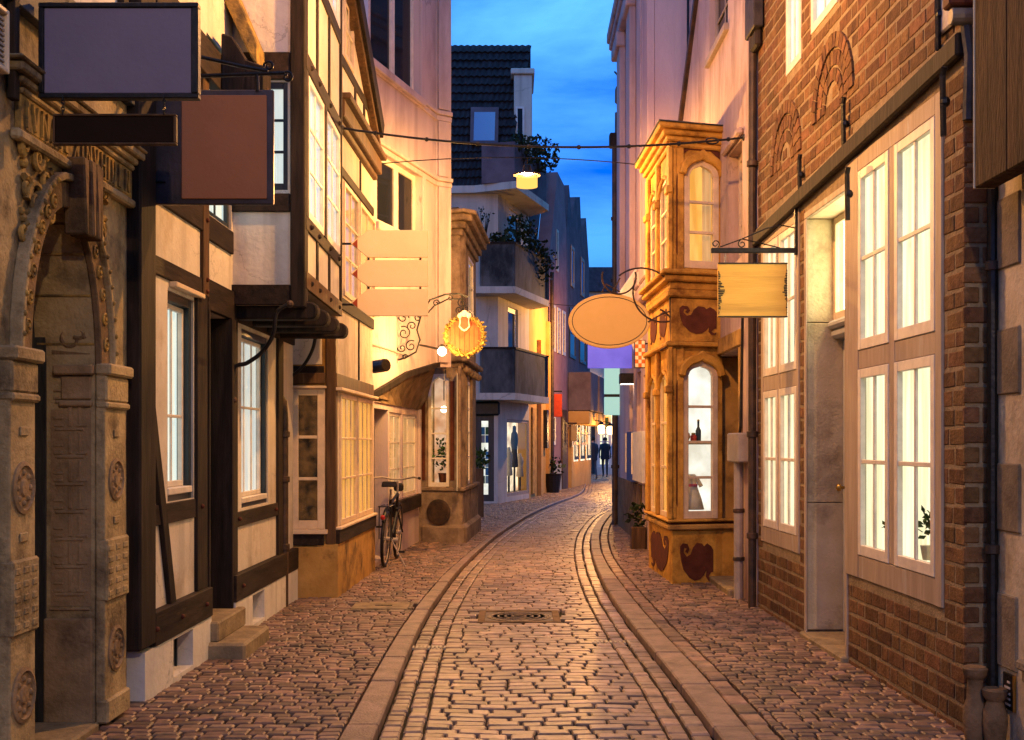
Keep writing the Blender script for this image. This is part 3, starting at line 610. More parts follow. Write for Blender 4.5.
# jettied storey
FJ = Fr((-2.08, 8.9), (-1.543, 8.9)); FS = Fr((-1.543, 8.9), (-1.562, 10.9))
zj0, zj1 = FJ.z(260, 305), FJ.z(260, 285); Lj = FJ.L
jw = (FJ.U(237), FJ.U(289), FJ.z(260, 190), FJ.z(260, 82))
wall('jetty_side_wall', FJ, 0, Lj - .005, zj0, 6.5, [jw], .12, M['white'], t)
box('jetty_beam', FJ, 0, Lj - .1, zj0, zj1, -.01, .03, TH, t); box('jetty_beam', FJ, 0, Lj - .1, FJ.z(260, 80), FJ.z(260, 53), -.01, .028, TH, t); box('jetty_beam', FJ, 0, Lj - .1, FJ.z(260, 212), FJ.z(260, 194), -.01, .028, TH, t)
box('corner_post', FJ, FJ.U(291), Lj + .012, zj0 - .02, 6.5, -.12, .034, T, t, .008)
box('post', FJ, FJ.U(228), FJ.U(236.5), FJ.z(260, 194), FJ.z(260, 81), -.01, .026, T, t)
window(FJ, t, *jw, cols=2, rows=3, frame='frame_dark', d=-.01, fw=.045, curtain='lit_white', label='blue-framed side window of the jetty')
ca = FJ.uz(222, -12, .25); cb = FJ.uz(258, 60, .25)
mb = MB().prism(FJ, [(ca[0] - .03, ca[1]), (ca[0] + .09, ca[1]), (cb[0], cb[1] + .12), (cb[0], cb[1] - .05), (cb[0] - .05, cb[1] + .02)], .0, .25); mb.build('carved_bracket', M['stone_gold'], t, .01)
mb = MB(); pr = [(-.08, .0), (.22, .0), (.22, .22), (.10, .26), (.0, .42), (-.08, .45)]
FB = Fr((-2.06, 8.45), (-1.7, 8.45)); mb.prism(FB, [(x + .12, 3.85 + z) for x, z in pr], -.12, .12); mb.build('carved_bracket', T, t, .01)
beam('brace', FB, (.02, 3.3), (.32, 3.95), .07, -.05, .05, M['brown_wood'], t, px=False)
# joists under the jetty
for k in range(4):
    y = 9.02 + k * .52; mb = MB(); n = 8; r = .06; z0 = zj0 - .1
    pr = [(-2.06, z0), (-1.50, z0)] + [(-1.50 + .05 * math.sin(math.pi * i / n), z0 + .065 - .065 * math.cos(math.pi * i / n)) for i in range(1, n)] + [(-1.50, z0 + .13), (-2.06, z0 + .13)]
    fr_ = Fr((0, y), (1, y)); mb.prism(fr_, pr, -.075, .075); mb.build('joist', T, t, .012)
MB().wbox(-2.06, -1.56, 8.93, 10.9, zj0 + .032, zj0 + .06).build('soffit', TH, t)
us = FS.U; Lf = FS.L; zb = [2.60, 2.73, 3.04, 3.14, 4.24, 4.37, 5.05, 5.17, 6.2]
ws = [(us(307.5), us(323), 3.15, 4.23), (us(325.5), us(339), 3.15, 4.23), (us(307.5), us(323), 5.18, 6.1), (us(325.5), us(339), 5.18, 6.1)]
wall('jetty_front_wall', FS, .0, Lf, 2.60, 6.5, ws, .12, M['cream'], t)
for i, dd in ((0, .02), (2, .016), (4, .018), (6, .017)): box('beam', FS, 0.012, Lf, zb[i], zb[i + 1], -.01, dd, M['brown_wood'] if i == 0 else TH, t)
for px in (316.5, 328.5):
    for i in (1, 5): box('post', FS, us(px) - .035, us(px) + .035, zb[i] + .001, zb[i + 1] - .001, -.01, .014, T, t)
box('post', FS, us(323.2), us(325.3), 3.141, 4.239, -.01, .019, T, t); box('post', FS, 0.012, us(307), 3.141, 4.239, -.01, .015, T, t); box('post', FS, Lf - .06, Lf, 2.731, 6.5, -.01, .022, T, t)
for i, q in enumerate(ws): window(FS, t, *q, cols=2, rows=3, frame='frame_white', d=.012, fw=.05, bw=.025, curtain='lit_white')
for px in (309, 317, 328, 337):
    for z in (2.66, 3.09, 4.30): MB().ball(FS.p(us(px), z, .02), .02, 8).build('peg', M['timber'], t)
MB().wbox(-7, -2.0, 6.7, 10.9, 6.5, 6.65).build('roof', M['tile'], t); MB().wbox(-2.2, -1.5, 8.8, 10.95, 6.51, 6.6).build('eaves', M['tile'], t)
# ================================================================ left: bay house with amber light
Fc = Fr((-2.10, 11.3), (-1.667, 11.3)); Fs = Fr(g(335, 597), g(372.5, 570))
t = HB = thing('bay_window_house', 'ochre-plinthed timber house with amber-lit casements projecting into the lane on the left', 'house', (-1.9, 12.4, 0))
U = Fc.U; Lc = Fc.L; zz = lambda y: Fc.z(300, y)
wa = (U(291), U(325), zz(529), zz(388))
wall('wall', Fc, 0, Lc - .005, zz(545), 6, [wa], .12, M['ochre'], t)
box('plinth', Fc, 0, Lc, -.1, zz(545.5), -.2, .02, M['ochre'], t, .02)
box('beam', Fc, 0, Lc - .1, zz(545), zz(531), -.01, .03, TH, t)
box('beam', Fc, 0, Lc - .1, zz(384), zz(366), -.01, .012, TH, t)
box('lintel_board', Fc, U(292), U(326), zz(384), zz(373), .013, .045, M['brown_wood'], t, .008)
box('panel', Fc, U(291.5), U(322), zz(364.5), zz(326), -.01, .008, M['cream'], t)
box('corner_post', Fc, U(326), Lc + .01, zz(545), 6, -.11, .022, M['brown_wood'], t, .008); box('post', Fc, U(284), U(290.5), zz(531), zz(320), -.01, .016, T, t)
wo = window(Fc, t, *wa, cols=1, rows=3, frame='frame_warm', d=.012, fw=.07, bw=.03, curtain='shop_dim', sill='frame_warm')
box('window_head', Fc, U(289.5), U(327), zz(388.5), zz(386), .0, .07, M['frame_warm'], t)
U = Fs.U; zs = lambda y: Fs.z(340, y); Ls = Fs.L
sw = [(U(339.5), U(356), .66, 1.93), (U(357), U(372), .66, 1.93), (U(343.5), U(358), 2.90, 4.02), (U(359.5), U(374.5), 2.90, 4.02), (U(344), U(353), 5.25, 6.1)]
utop = lambda u: 5.0 + (Ls + .1 - u) * .55
wall('wall', Fs, 0, Ls, .62, 6.6, sw, .14, M['cream'], t, top=lambda u: max(.62, utop(u)))
wall('plinth', Fs, -.02, Ls, -.1, .50, [], .2, M['ochre'], t, d=.03)
box('beam', Fs, 0, Ls, .50, .63, -.05, .045, TH, t)
box('beam', Fs, .01, Ls, 1.98, 2.11, -.01, .016, M['brown_wood'], t); box('beam', Fs, .01, Ls, 2.745, 2.86, -.01, .02, TH, t); box('beam', Fs, .01, Ls, 4.04, 4.13, -.01, .018, TH, t)
box('window_head', Fs, .0, Ls, 1.945, 1.975, .0, .07, M['frame_warm'], t)
box('sill', Fs, .0, Ls, .632, .655, .0, .06, M['frame_warm'], t)
box('post', Fs, U(358), U(358.7), 2.111, 2.744, -.01, .014, T, t); box('post', Fs, U(359.5), U(360.2), 4.131, 4.45, -.01, .014, T, t)
for i, q in enumerate(sw): window(Fs, t, *q, cols=3 if i < 2 else 2, rows=3, frame='frame_warm', d=.015, fw=.045, bw=.022, curtain='lit_orange' if i < 2 else ('peach_glow' if i < 4 else 'peach_glow'))  # upper storey: peach glow stands in for orange light reflected in dark panes
for z0, z1, dd in ((4.46, 4.52, .05), (4.521, 4.68, .10), (4.681, 4.74, .16)): box('ledge', Fs, -.05, Ls + .06, z0, z1, -.01, dd, M['brown_wood'], t, .01)
box('beam', Fs, .01, Ls, 5.12, 5.22, -.01, .016, TH, t)
for px in (354, 363): box('post', Fs, U(px), U(px + 1.2), 4.741, 5.119, -.01, .015, T, t)
a = (Ls + .1, 5.0); b = (-.1, 5.0 + (Ls + .2) * .55); beam('bargeboard', Fs, (a[0], a[1] + .03), (b[0], b[1] + .03), .2, -.02, .12, T, t, px=False)
beam('bargeboard', Fs, (a[0], a[1] - .12), (b[0], b[1] - .12), .07, -.02, .08, M['brown_wood'], t, px=False)
MB().wbox(-6, -1.8, 11.3, 13.7, 4.6, 4.7).build('roof', M['tile'], t)
# ================================================================ left: pink house
P1, P2, P3 = (-1.70, 14.2), (-1.05, 16.5), (-.885, 16.62)
Fa, Fb = Fr(P1, P2), Fr(P2, P3); Fg = Fr((-1.62, 13.75), (-1.35, 18.1))
t = HK = thing('pink_house', 'tall pink rendered house with white-framed windows and string courses behind the wall lamp', 'house', (-1.7, 15.5, 0))
U = Fa.U; La = Fa.L
pw = [(U(377), U(421), Fa.z(400, 233), Fa.z(400, 163)), (U(370.5), U(419.5), Fa.z(395, 79), 8.3)]
pw = [(max(.05, q[0]), q[1], q[2], q[3]) for q in pw]
ub = lambda u: 2.0 + .55 * min(1, max(0, (u / La)))
mb = wall('wall', Fa, 0, La, 2.55, 10, pw, .25, M['pinkwall'], t)
MB().prism(Fa, [(0, 2.02), (La * .5, 2.34), (La, 2.549), (0, 2.549)], -.25, 0).build('wall', M['pinkwall'], t)
wall('wall', Fb, 0, Fb.L + .05, 2.5, 10, [], .25, M['pinkwall'], t)
sd = Fr(P3, (P3[0] - .02, P3[1] + 3)); 
MB().wbox(-3.4, P3[0] - .01, 16.7, 17.3, 2.56, 10).build('side_wall', M['pinkwall'], t)
for q in pw:
    wd = (q[1] - q[0]); m_ = q[0] + wd * .55
    wo = window(Fa, t, q[0], m_, q[2], q[3], 1, 1, 'frame_white', d=-.08, fw=.07); window(Fa, t, m_ + .001, q[1], q[2], q[3], 1, 1, 'frame_white', d=-.081, fw=.07)
    box('sill', Fa, q[0] - .1, q[1] + .08, q[2] - .10, q[2] - .003, -.05, .07, M['pinkwall'], t, .01)
def course_(z0, z1, dd):
    box('string_course', Fa, 0, La + .01, z0, z1, .001, dd, M['pinkwall'], t, .008); box('string_course', Fb, -.0, Fb.L + .05, z0 + .001, z1 + .001, .001, dd, M['pinkwall'], t, .008)
zc = Fa.z(433, 108); course_(zc - .06, zc, .05); course_(zc - .14, zc - .065, .025)
zc2 = Fa.z(432, 175); course_(zc2 - .05, zc2, .06); course_(zc2 - .12, zc2 - .055, .03); course_(9.2, 9.4, .15)
for (z0, z1) in ((2.56, zc2 - .125), (zc2 + .02, zc - .145), (zc + .02, 9.2)): box('pilaster', Fb, .03, Fb.L - .01, z0, z1, .001, .035, M['pinkwall'], t); 
for q in pw: box('window_surround', Fa, q[1] + .005, q[1] + .12, q[2] - .0, q[3], .001, .03, M['pinkwall'], t)
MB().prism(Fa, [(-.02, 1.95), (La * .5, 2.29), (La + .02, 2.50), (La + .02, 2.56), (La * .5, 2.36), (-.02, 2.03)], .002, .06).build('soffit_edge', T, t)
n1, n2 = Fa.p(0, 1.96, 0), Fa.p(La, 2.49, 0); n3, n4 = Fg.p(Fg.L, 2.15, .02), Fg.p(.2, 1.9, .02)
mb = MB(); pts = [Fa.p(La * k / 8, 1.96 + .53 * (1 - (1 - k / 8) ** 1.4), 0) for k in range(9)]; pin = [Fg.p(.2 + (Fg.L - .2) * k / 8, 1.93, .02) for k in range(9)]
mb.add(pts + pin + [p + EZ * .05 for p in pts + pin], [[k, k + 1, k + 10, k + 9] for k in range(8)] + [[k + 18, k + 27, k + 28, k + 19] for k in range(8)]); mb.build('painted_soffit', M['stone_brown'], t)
U = Fg.U
gd = (U(374), U(388), 0.05, 1.86); gw = [(U(389.5), U(402), .72, 1.84), (U(403), U(417), .72, 1.84)]
wall('ground_wall', Fg, 0, Fg.L, -.1, 1.94, [gd] + gw, .2, M['pinkwall'], t)
do = box('door', Fg, gd[0] - .02, gd[1] + .02, 0, 1.9, -.22, -.17, M['door_dark'], t)
box('door_panel', Fg, gd[0] + .1, gd[1] - .1, .3, 1.6, -.169, -.15, M['door_dark'], do)
for q in gw: window(Fg, t, *q, cols=2, rows=3, frame='frame_white', d=-.02, fw=.045, curtain='peach_glow')
box('sill', Fg, gw[0][0] - .02, gw[1][1] + .05, .52, .70, .001, .06, TH, t); box('post', Fg, gw[1][1] + .02, gw[1][1] + .14, .71, 1.94, .001, .05, M['pinkwall'], t)
MB().tube([Fa.p(.02, 2.62, .02), Fa.p(.6, 2.60, .02), Fa.p(1.2, 2.57, .02)], .012, 6).build('conduit', M['greypipe'], t)
MB().wbox(-6, -1.6, 14.3, 17.2, 10, 10.1).build('roof', M['tile'], t)
o = thing('floodlight', 'short black cylinder floodlight on the pink wall left of the bracket', 'floodlight', Fa.p(Fa.U(376), 2.25, .05))
p0 = at(374, 367, 13.9); p1 = at(386.5, 365, 13.75); MB().tube([p0, p0 + (p1 - p0) * .2, p1], .075, 14).build('housing', M['iron'], o, .008)
MB().tube([p0 - V((.1, 0, 0)), p0 + V((.02, 0, 0))], .025).build('arm', M['iron'], o)
# ================================================================ left: brown bay house
K0, K1, K2 = (-1.36, 17.75), (-.76, 17.5), (-.605, 20.1)
Fc2, Fs2 = Fr(K0, K1), Fr(K1, K2)
t = thing('corner_bay_house', 'brown sandstone two-storey corner bay with a lit arched shop window', 'house', (-1.1, 18.5, 0))
BR = M['bay_stone']; zb = lambda y: Fc2.z(440, y); U = Fc2.U; ZP = zb(487)
MB().plan([(Fc2.p(-.3, 0, .025).x, Fc2.p(-.3, 0, .025).y), (Fc2.p(Fc2.L, 0, .025).x, Fc2.p(Fc2.L, 0, .025).y), (K1[0] + .04, K1[1] - .01), (K2[0] + .04, K2[1]), (K0[0] - .3, K2[1])], -.1, ZP - .06).build('plinth', BR, t, .02)
MB().plan([(K0[0], K0[1] - .06), (K1[0] + .02, K1[1] - .09), (K1[0] + .1, K1[1] - .04), (K2[0] + .09, K2[1]), (K0[0], K2[1])], -.1, .26).build('base_moulding', BR, t, .05)
MB().plan([(K0[0], K0[1] - .05), (K1[0] + .02, K1[1] - .07), (K1[0] + .07, K1[1] - .04), (K2[0] + .07, K2[1]), (K0[0], K2[1])], ZP - .059, ZP).build('sill', BR, t, .012)
c = Fc2.p(U(440), zb(512), .045); MB().lathe(c, [(.19, 0), (.19, .012), (.16, .018), (.0, .018)], Fc2.n, 28).build('oval_medallion', M['pipe'], t)
wi = (U(428.5), U(449.5), ZP + .002, zb(374)); ws2 = [(Fs2.U(459.5), Fs2.U(464), ZP + .01, zb(378)), (Fs2.U(465.2), Fs2.U(469.5), ZP + .01, zb(378))]
ZE = zb(368)
wall('wall', Fc2, 0, Fc2.L, ZP, ZE, [wi], .2, BR, t); wall('wall', Fs2, 0, Fs2.L, ZP, ZE, ws2, .2, BR, t)
def ogee(fr, u0, u1, zs, zt, n=8):
    c = (u0 + u1) / 2; hw = (u1 - u0) / 2
    l = [(u0 + hw * (i / n), zs + (zt - zs) * (.86 * math.sqrt(1 - (1 - i / n) ** 2) + (.14 * ((i / n - .72) / .28) ** 2 if i / n > .72 else 0))) for i in range(n + 1)]
    return l + [(2 * c - u, z) for u, z in l[-2::-1]]
def arch_window(fr, par, u0, u1, z0, z1, head, rows, frame, inside, dep, d=.01, fw=.05, bw=.022, cols=1, bl=-.01, br=.16):
    """tall sash with an ogee-headed light and a shallow display space behind it"""
    zs = z1 - head; pts = ogee(fr, u0 + fw, u1 - fw, zs, z1 - fw * .8); mb = MB()
    mb.box(fr, u0, u0 + fw, z0, zs, d - .05, d); mb.box(fr, u1 - fw, u1, z0, zs, d - .05, d); mb.box(fr, u0 + fw, u1 - fw, z0, z0 + fw * 1.3, d - .05, d - .001)
    mb.prism(fr, [(u0, zs), (u0, z1)] + [(u1, z1), (u1, zs)] + pts[::-1], d - .05, d)
    for k in range(1, rows): z = z0 + fw + (zs + head * .3 - z0 - fw) * k / rows; mb.box(fr, u0 + fw, u1 - fw, z - bw / 2, z + bw / 2, d - .04, d - .006)
    for k in range(1, cols): u = u0 + (u1 - u0) * k / cols; mb.box(fr, u - bw / 2, u + bw / 2, z0 + fw, z1 - fw, d - .042, d - .009)
    wo = mb.build('window', M[frame], par, .003)
    MB().box(fr, u0 + .02, u1 - .02, z0 + .02, z1 - .02, d - .034, d - .03).build('pane', M['glass'], wo)
    MB().add([fr.p(u0 - bl, z0 - .01, -dep), fr.p(u1 + br, z0 - .01, -dep), fr.p(u1 + br, z1 + .02, -dep), fr.p(u0 - bl, z1 + .02, -dep)], [[0, 1, 2, 3]]).build('backdrop', M[inside], wo)
    return wo
arch_window(Fc2, t, *wi, .2, 4, 'frame_white', 'shop_pink', .36, bl=.14, br=.0)
for q in ws2: window(Fs2, t, *q, cols=1, rows=4, frame='frame_white', d=.01, fw=.05, curtain='peach_glow')
for a, b in ((421.5, 428), (450, 457)): box('pilaster', Fc2, U(a), U(b), ZP, ZE, .001, .035, BR, t); box('pilaster_panel', Fc2, U(a + 1.5), U(b - 1.5), ZP + .1, ZE - .2, .036, .05, M['ox'], t)
for px in (457.8, 464.3, 470): box('pilaster', Fs2, Fs2.U(px), Fs2.U(px + 1), ZP, ZE, .001, .04, BR, t)
ZU0, ZU1 = zb(357), zb(237)
MB().plan([(K0[0], K0[1] - .02), (K1[0], K1[1] - .03), (K1[0] + .05, K1[1]), (K2[0] + .05, K2[1]), (K0[0], K2[1])], ZE, ZU0 - .08).build('entablature', BR, t, .01)
MB().plan([(K0[0], K0[1] - .08), (K1[0] + .03, K1[1] - .10), (K1[0] + .12, K1[1] - .04), (K2[0] + .12, K2[1]), (K0[0], K2[1])], ZU0 - .079, ZU0).build('cornice', BR, t, .015)
uw = [(Fs2.U(461), Fs2.U(465.5), zb(330), zb(243)), (Fs2.U(468.5), Fs2.U(473.5), zb(330), zb(243))]
wall('upper_wall', Fc2, 0, Fc2.L, ZU0, ZU1, [], .2, BR, t); wall('upper_wall', Fs2, 0, Fs2.L, ZU0, ZU1, uw, .2, BR, t)
for q in uw: window(Fs2, t, *q, cols=1, rows=3, frame='frame_white', d=.0, fw=.05, curtain='peach_glow')
for z0, z1, e in ((ZU1, ZU1 + .1, .05), (ZU1 + .101, ZU1 + .2, .1), (ZU1 + .201, ZU1 + .30, .18), (ZU1 + .301, ZU1 + .36, .24)):
    MB().plan([(K0[0], K0[1] - e), (K1[0] + e * .3, K1[1] - e), (K1[0] + e, K1[1] - e * .3), (K2[0] + e, K2[1]), (K0[0], K2[1])], z0, z1).build('cornice', BR, t, .015)
MB().plan([(K0[0], K0[1]), (K1[0] - .02, K1[1] + .02), (K2[0] - .02, K2[1]), (K0[0], K2[1])], ZU1 + .361, ZU1 + .42).build('roof', M['tile'], t)
for k in range(6): MB().ball(Fs2.p(.15 + k * .45, ZE - .02, .06), .06, 8).build('carving', BR, t, smooth=True)
# display inside
o = thing('potted_plant', 'leafy plant with pale blooms inside the lit arched shop window', 'plant', Fc2.p(U(439), ZP + .03, -.18))
MB().lathe(Fc2.p(U(439), ZP + .03, -.18), [(.07, 0), (.09, .16), (.1, .17), (.08, .17), (.07, .1)]).build('pot', M['ox'], o)
MB().leaves(Fc2.p(U(437), zb(455), -.18), .14, 110, .07, 1.7).build('foliage', M['leaf'], o)
MB().leaves(Fc2.p(U(441), zb(452), -.16), .09, 24, .05, 1.2).build('blooms', M['frame_white'], o)
o = thing('pendant_lamp', 'small glowing bulb hanging in the lit arched shop window', 'lamp', Fc2.p(U(438), zb(408), -.2))
MB().ball(Fc2.p(U(438), zb(409), -.2), .05, 12).build('bulb', emit('bulb_glow', (1, .8, .5), 9), o); MB().tube([Fc2.p(U(438), zb(400), -.2), Fc2.p(U(438), zb(380), -.2)], .008, 6).build('cord', M['iron'], o)
pp = g(477.5, 517); o = thing('tall_planter', 'tall wooden planter with a green shrub beside the brown corner bay', 'planter', (pp[0], pp[1], 0))
MB().plan([(pp[0] - .10, pp[1] - .1), (pp[0] + .12, pp[1] - .1), (pp[0] + .12, pp[1] + .14), (pp[0] - .10, pp[1] + .14)], -.02, .95).build('tub', M['brown_wood'], o, .015)
MB().leaves((pp[0], pp[1], 1.13), .2, 170, .10, 1.1).build('foliage', M['leaf'], o)
# ================================================================ left: white balcony house
A5, B5 = (-.336, 28.76), (.448, 31.6)
Fw, Fx = Fr((-3.2, 28.9), A5), Fr(A5, B5)
t = thing('balcony_house', 'grey-white modern house with stacked balconies and a dark mansard roof', 'house', (-1, 30, 0))
GW = M['greywhite']; U = Fw.U; z5 = lambda y: Fw.z(490, y); ZR5 = z5(189)
gdw = (U(475.5), U(494), .05, z5(415)); gsw = (Fx.U(507), Fx.U(529) - .03, .12, Fx.z(507, 419))
wall('wall', Fw, 0, Fw.L, -.1, ZR5, [gdw], .3, GW, t); w52 = (Fx.U(509), Fx.U(521), z5(295), z5(200)); w53 = (Fx.U(508), Fx.U(518), z5(395), z5(302))
wall('wall', Fx, 0, Fx.L, -.1, 2.9, [gsw], .05, GW, t); wall('wall', Fx, 0, Fx.L, 2.9, ZR5, [w52, w53], .3, GW, t)
for q in (w52, w53): window(Fx, t, *q, cols=1, rows=2, frame='frame_white', d=-.05, fw=.12)
window(Fw, t, *gdw, cols=1, rows=1, frame='door_dark', d=-.02, fw=.14, curtain='shop_cool', name='shop_door', cgap=.06)
wo = window(Fx, t, *gsw, cols=1, rows=1, frame='frame_grey', d=-.02, fw=.08, curtain='shop', name='shop_window', cgap=.30, cext=1.6)
for k_, (px_, hh_, cc_) in enumerate(((510, 1.05, (.5, .45, .4)), (515.5, 1.55, (.05, .05, .07)), (521, .9, (.55, .42, .32)))):
    p_ = Fx.p(Fx.U(px_, -.12), .2, -.15); o = thing('dress_form', ['short pale dress form at the left of the far corner shop window', 'tall dark-clothed dress form in the far corner shop window', 'short beige dress form at the right of the far corner shop window'][k_], 'dress form', p_)
    MB().lathe(p_, [(.14, 0), (.03, .03), (.025, hh_ * .4)], k=12).build('stand', M['iron'], o); MB().lathe(p_ + EZ * hh_ * .4, [(.02, 0), (.10, .02), (.075, hh_ * .28), (.10, hh_ * .45), (.085, hh_ * .56), (.05, hh_ * .6), (.045, hh_ * .68), (.0, hh_ * .7)], k=14).build('torso', col('form_%d' % k_, cc_), o, smooth=True)
box('display_shelf', Fx, gsw[0] + .03, gsw[1] - .03, .12, .2, -.30, -.055, M['frame_white'], t)
mb = MB(); box('display_curtain', Fx, gsw[1] + .30, gsw[1] + .9, .2, gsw[3], -.3, -.24, M['concrete'], t)
# patchwork of posters in the door
pc = [((.05, .22, .34), 0, 0), ((.05, .13, .04), 1, 0), ((.3, .3, .3), 0, 1), ((.04, .13, .26), 1, 1), ((.5, .55, .5), 0, 3), ((.06, .25, .4), 1, 3), ((.35, .5, .42), 1, 4), ((.42, .5, .42), 0, 4), ((.06, .2, .3), 1, 5), ((.3, .45, .38), 1, 6), ((.10, .2, .1), 0, 6)]
for i, (c_, cx_, ry) in enumerate(pc):
    u0 = U(476.5) + cx_ * .21; zt = z5(427) - ry * .195; 
    o = MB().box(Fw, u0, u0 + .2, zt - .185, zt, -.045, -.040).build('poster', col('poster_%d' % i, c_, .6)); nm = ['teal', 'dark green', 'grey', 'deep blue', 'pale grey', 'sky blue', 'mint', 'pale mint', 'petrol', 'aqua', 'moss'][i]
    tag(o, '%s square poster on the far shop door glass, %s' % (nm, ['top left', 'top right', 'below the top left', 'below the top right', 'middle left', 'middle right', 'lower middle right', 'lower middle left', 'near the bottom right', 'bottom right', 'bottom left'][i]), 'poster', 'posters on the shop door')
o = thing('shop_fascia', 'black blank rounded shop sign above the poster-covered door', 'sign', Fw.p(U(484), z5(415), .05))
box('board', Fw, U(462), U(500), z5(415.5), z5(401.5), .02, .10, M['iron'], o, .05)
def balcony(zb_, zt_, x0=-.70, slab=.16):
    P = [(x0, 28.75), (x0, 28.15), (.06, 28.15), (.88, 30.9), (.45, 31.5), (-.30, 28.8)]
    MB().plan([(x0 - .25, 28.74), (x0 - .25, 28.08), (.08, 28.08), (.95, 30.9), (.5, 31.6), (-.28, 28.82)], zb_ - slab, zb_).build('balcony_slab', M['greywhite'], t)
    for a, b in zip(P[:4], P[1:]):
        f = Fr(a, b, (5, 0)); MB().box(f, -.02, f.L + .02, zb_ + .01, zt_, -.05, 0).build('balcony_parapet', M['concrete'], t)
        MB().box(f, -.03, f.L + .03, zt_, zt_ + .05, -.07, .02).build('balcony_rail', M['timber'], t)
balcony(z5(290), z5(248)); balcony(z5(394), z5(351))
zr = ZR5; MB().plan([(-3.2, 28.75), (-.9, 28.6), (.1, 28.1), (.95, 30.9), (.5, 31.6), (-3.2, 31.6)], zr - .12, zr + .05).build('roof_slab', GW, t)
for a, b in zip([(-.72, 28.4), (.06, 28.2), (.88, 30.9)], [(.06, 28.2), (.88, 30.9), (.88, 31.2)]): f = Fr(a, b, (5, 0)); MB().box(f, 0, f.L, zr + .051, zr + 1.0, -.06, 0).build('balcony_parapet', M['plum'], t)
# mansard with rows of tiles
a0, a1 = at(440, 189, 28.95), at(506, 186, 28.95); b0, b1 = at(440, 46, 30.6), at(531.5, 46, 30.6); mid = at(514, 140, 29.5)
mb = MB(); rows = 17; cols_ = 15
for r in range(rows):
    for c in range(cols_):
        def pt(rr, cc):
            k = rr / rows; l, rt = a0.lerp(b0, k), (a1.lerp(mid, k / .33) if k < .33 else mid.lerp(b1, (k - .33) / .67))
            return l.lerp(rt, cc / cols_)
        p, q, s, u = pt(r, c), pt(r, c + 1), pt(r + 1, c + 1), pt(r + 1, c); nn = (q - p).cross(u - p).normalized(); nn = nn if nn.y < 0 else -nn
        mb.add([p + nn * .07, (p + q) / 2 + nn * .12, q + nn * .07, s + nn * .01, (s + u) / 2 + nn * .05, u + nn * .01], [[0, 1, 4, 5], [1, 2, 3, 4]])
        mb.add([p, (p + q) / 2, q, q + nn * .07, (p + q) / 2 + nn * .12, p + nn * .07], [[0, 1, 4, 5], [1, 2, 3, 4]])
mb.build('mansard_roof', M['tile'], t, fixn=False)
MB().plan([(-3.2, 30.65), (b1.x - .02, 30.65), (b1.x - .02, 34), (-3.2, 34)], zr, b1.z - .02).build('attic_wall', M['tile'], t)
d0, d1 = at(514, 140, 29.6), at(532, 77, 29.9)
MB().wbox(d0.x, d1.x + .0, 29.7, 31.4, zr + .05, d1.z).build('dormer', GW, t, .02); MB().wbox(d0.x - .08, d1.x + .06, 29.62, 31.4, d1.z, d1.z + .14).build('dormer_cap', GW, t, .02)
fr_ = Fr((d0.x, 29.7), (d1.x, 29.7)); window(fr_, t, .04, .26, zr + .4, d1.z - .8, 1, 1, 'frame_white', d=.04, fw=.05)
s0, s1 = at(471, 142, 29.35), at(498, 108, 29.75)
mb = MB()
def sk_(x0, x1, y0, y1, off):
    P = lambda px, py: at(px, py, 28.95 + (189 - py) / 143 * 1.65 - off)
    return [P(x0, y1), P(x1, y1), P(x1 + .8, y0), P(x0 + .8, y0)]
q1, q2 = sk_(470, 498, 107, 144, .10), sk_(470, 498, 107, 144, .22); mb.add(q1 + q2, [[0, 1, 2, 3], [7, 6, 5, 4], [0, 4, 5, 1], [1, 5, 6, 2], [2, 6, 7, 3], [3, 7, 4, 0]]); wo = mb.build('skylight', M['plum'], t)
q1, q2 = sk_(473.5, 494.5, 112, 140.5, .21), sk_(473.5, 494.5, 112, 140.5, .235); m, n, b = _m('skylight_glass'); b.inputs['Base Color'].default_value = (.35, .38, .5, 1); b.inputs['Roughness'].default_value = .06; b.inputs['Metallic'].default_value = .6
MB().add(q1 + q2, [[0, 1, 2, 3], [7, 6, 5, 4], [0, 4, 5, 1], [1, 5, 6, 2], [2, 6, 7, 3], [3, 7, 4, 0]]).build('pane', m, wo)
def shrub(x, y, z, r, n, label, sq=1.0, ls=.16, stem=.0):
    o = thing('balcony_plant', label, 'plant', (x, y, z), 'plants on the balconies')
    MB().leaves((x, y, z + stem + r * sq * .8), r, int(n * 1.3), ls * .72, sq).build('foliage', M['leaf_dark'], o)
    mb = MB()
    for k in range(5): a = R.uniform(0, 6.3); mb.tube([(x, y, z), (x + .3 * r * math.cos(a), y + .3 * r * math.sin(a), z + r * .7 + stem * .6), (x + .7 * r * math.cos(a), y + .7 * r * math.sin(a), z + stem + r * 1.4 * sq)], .02, 5, .006)
    mb.build('stems', M['timber'], o)
p = at(522, 158, 28.9); shrub(p.x, p.y, p.z - .2, .45, 260, 'small dark shrub on the roof terrace at the chimney corner')
p = at(540, 160, 30); shrub(p.x, p.y, p.z - .3, .5, 300, 'bushy dark shrub at the right end of the roof terrace behind the hanging lamp')
p = at(500, 247, 28.35); shrub(p.x, p.y, p.z - .05, .28, 120, 'low dark plant on the middle balcony near its left end', .8)
p = at(521, 245, 28.9); shrub(p.x, p.y, p.z - .1, .42, 200, 'airy plant at the chamfered corner of the middle balcony', 1.1)
p = at(538, 262, 30.4); shrub(p.x, p.y, p.z - .5, .5, 260, 'trailing plant spilling over the right end of the middle balcony', 1.2)
p = at(484, 245, 28.3); shrub(p.x, p.y, p.z - .05, .22, 26, 'thin bare twig plant at the left end of the middle balcony', 1.4, .12, .4)
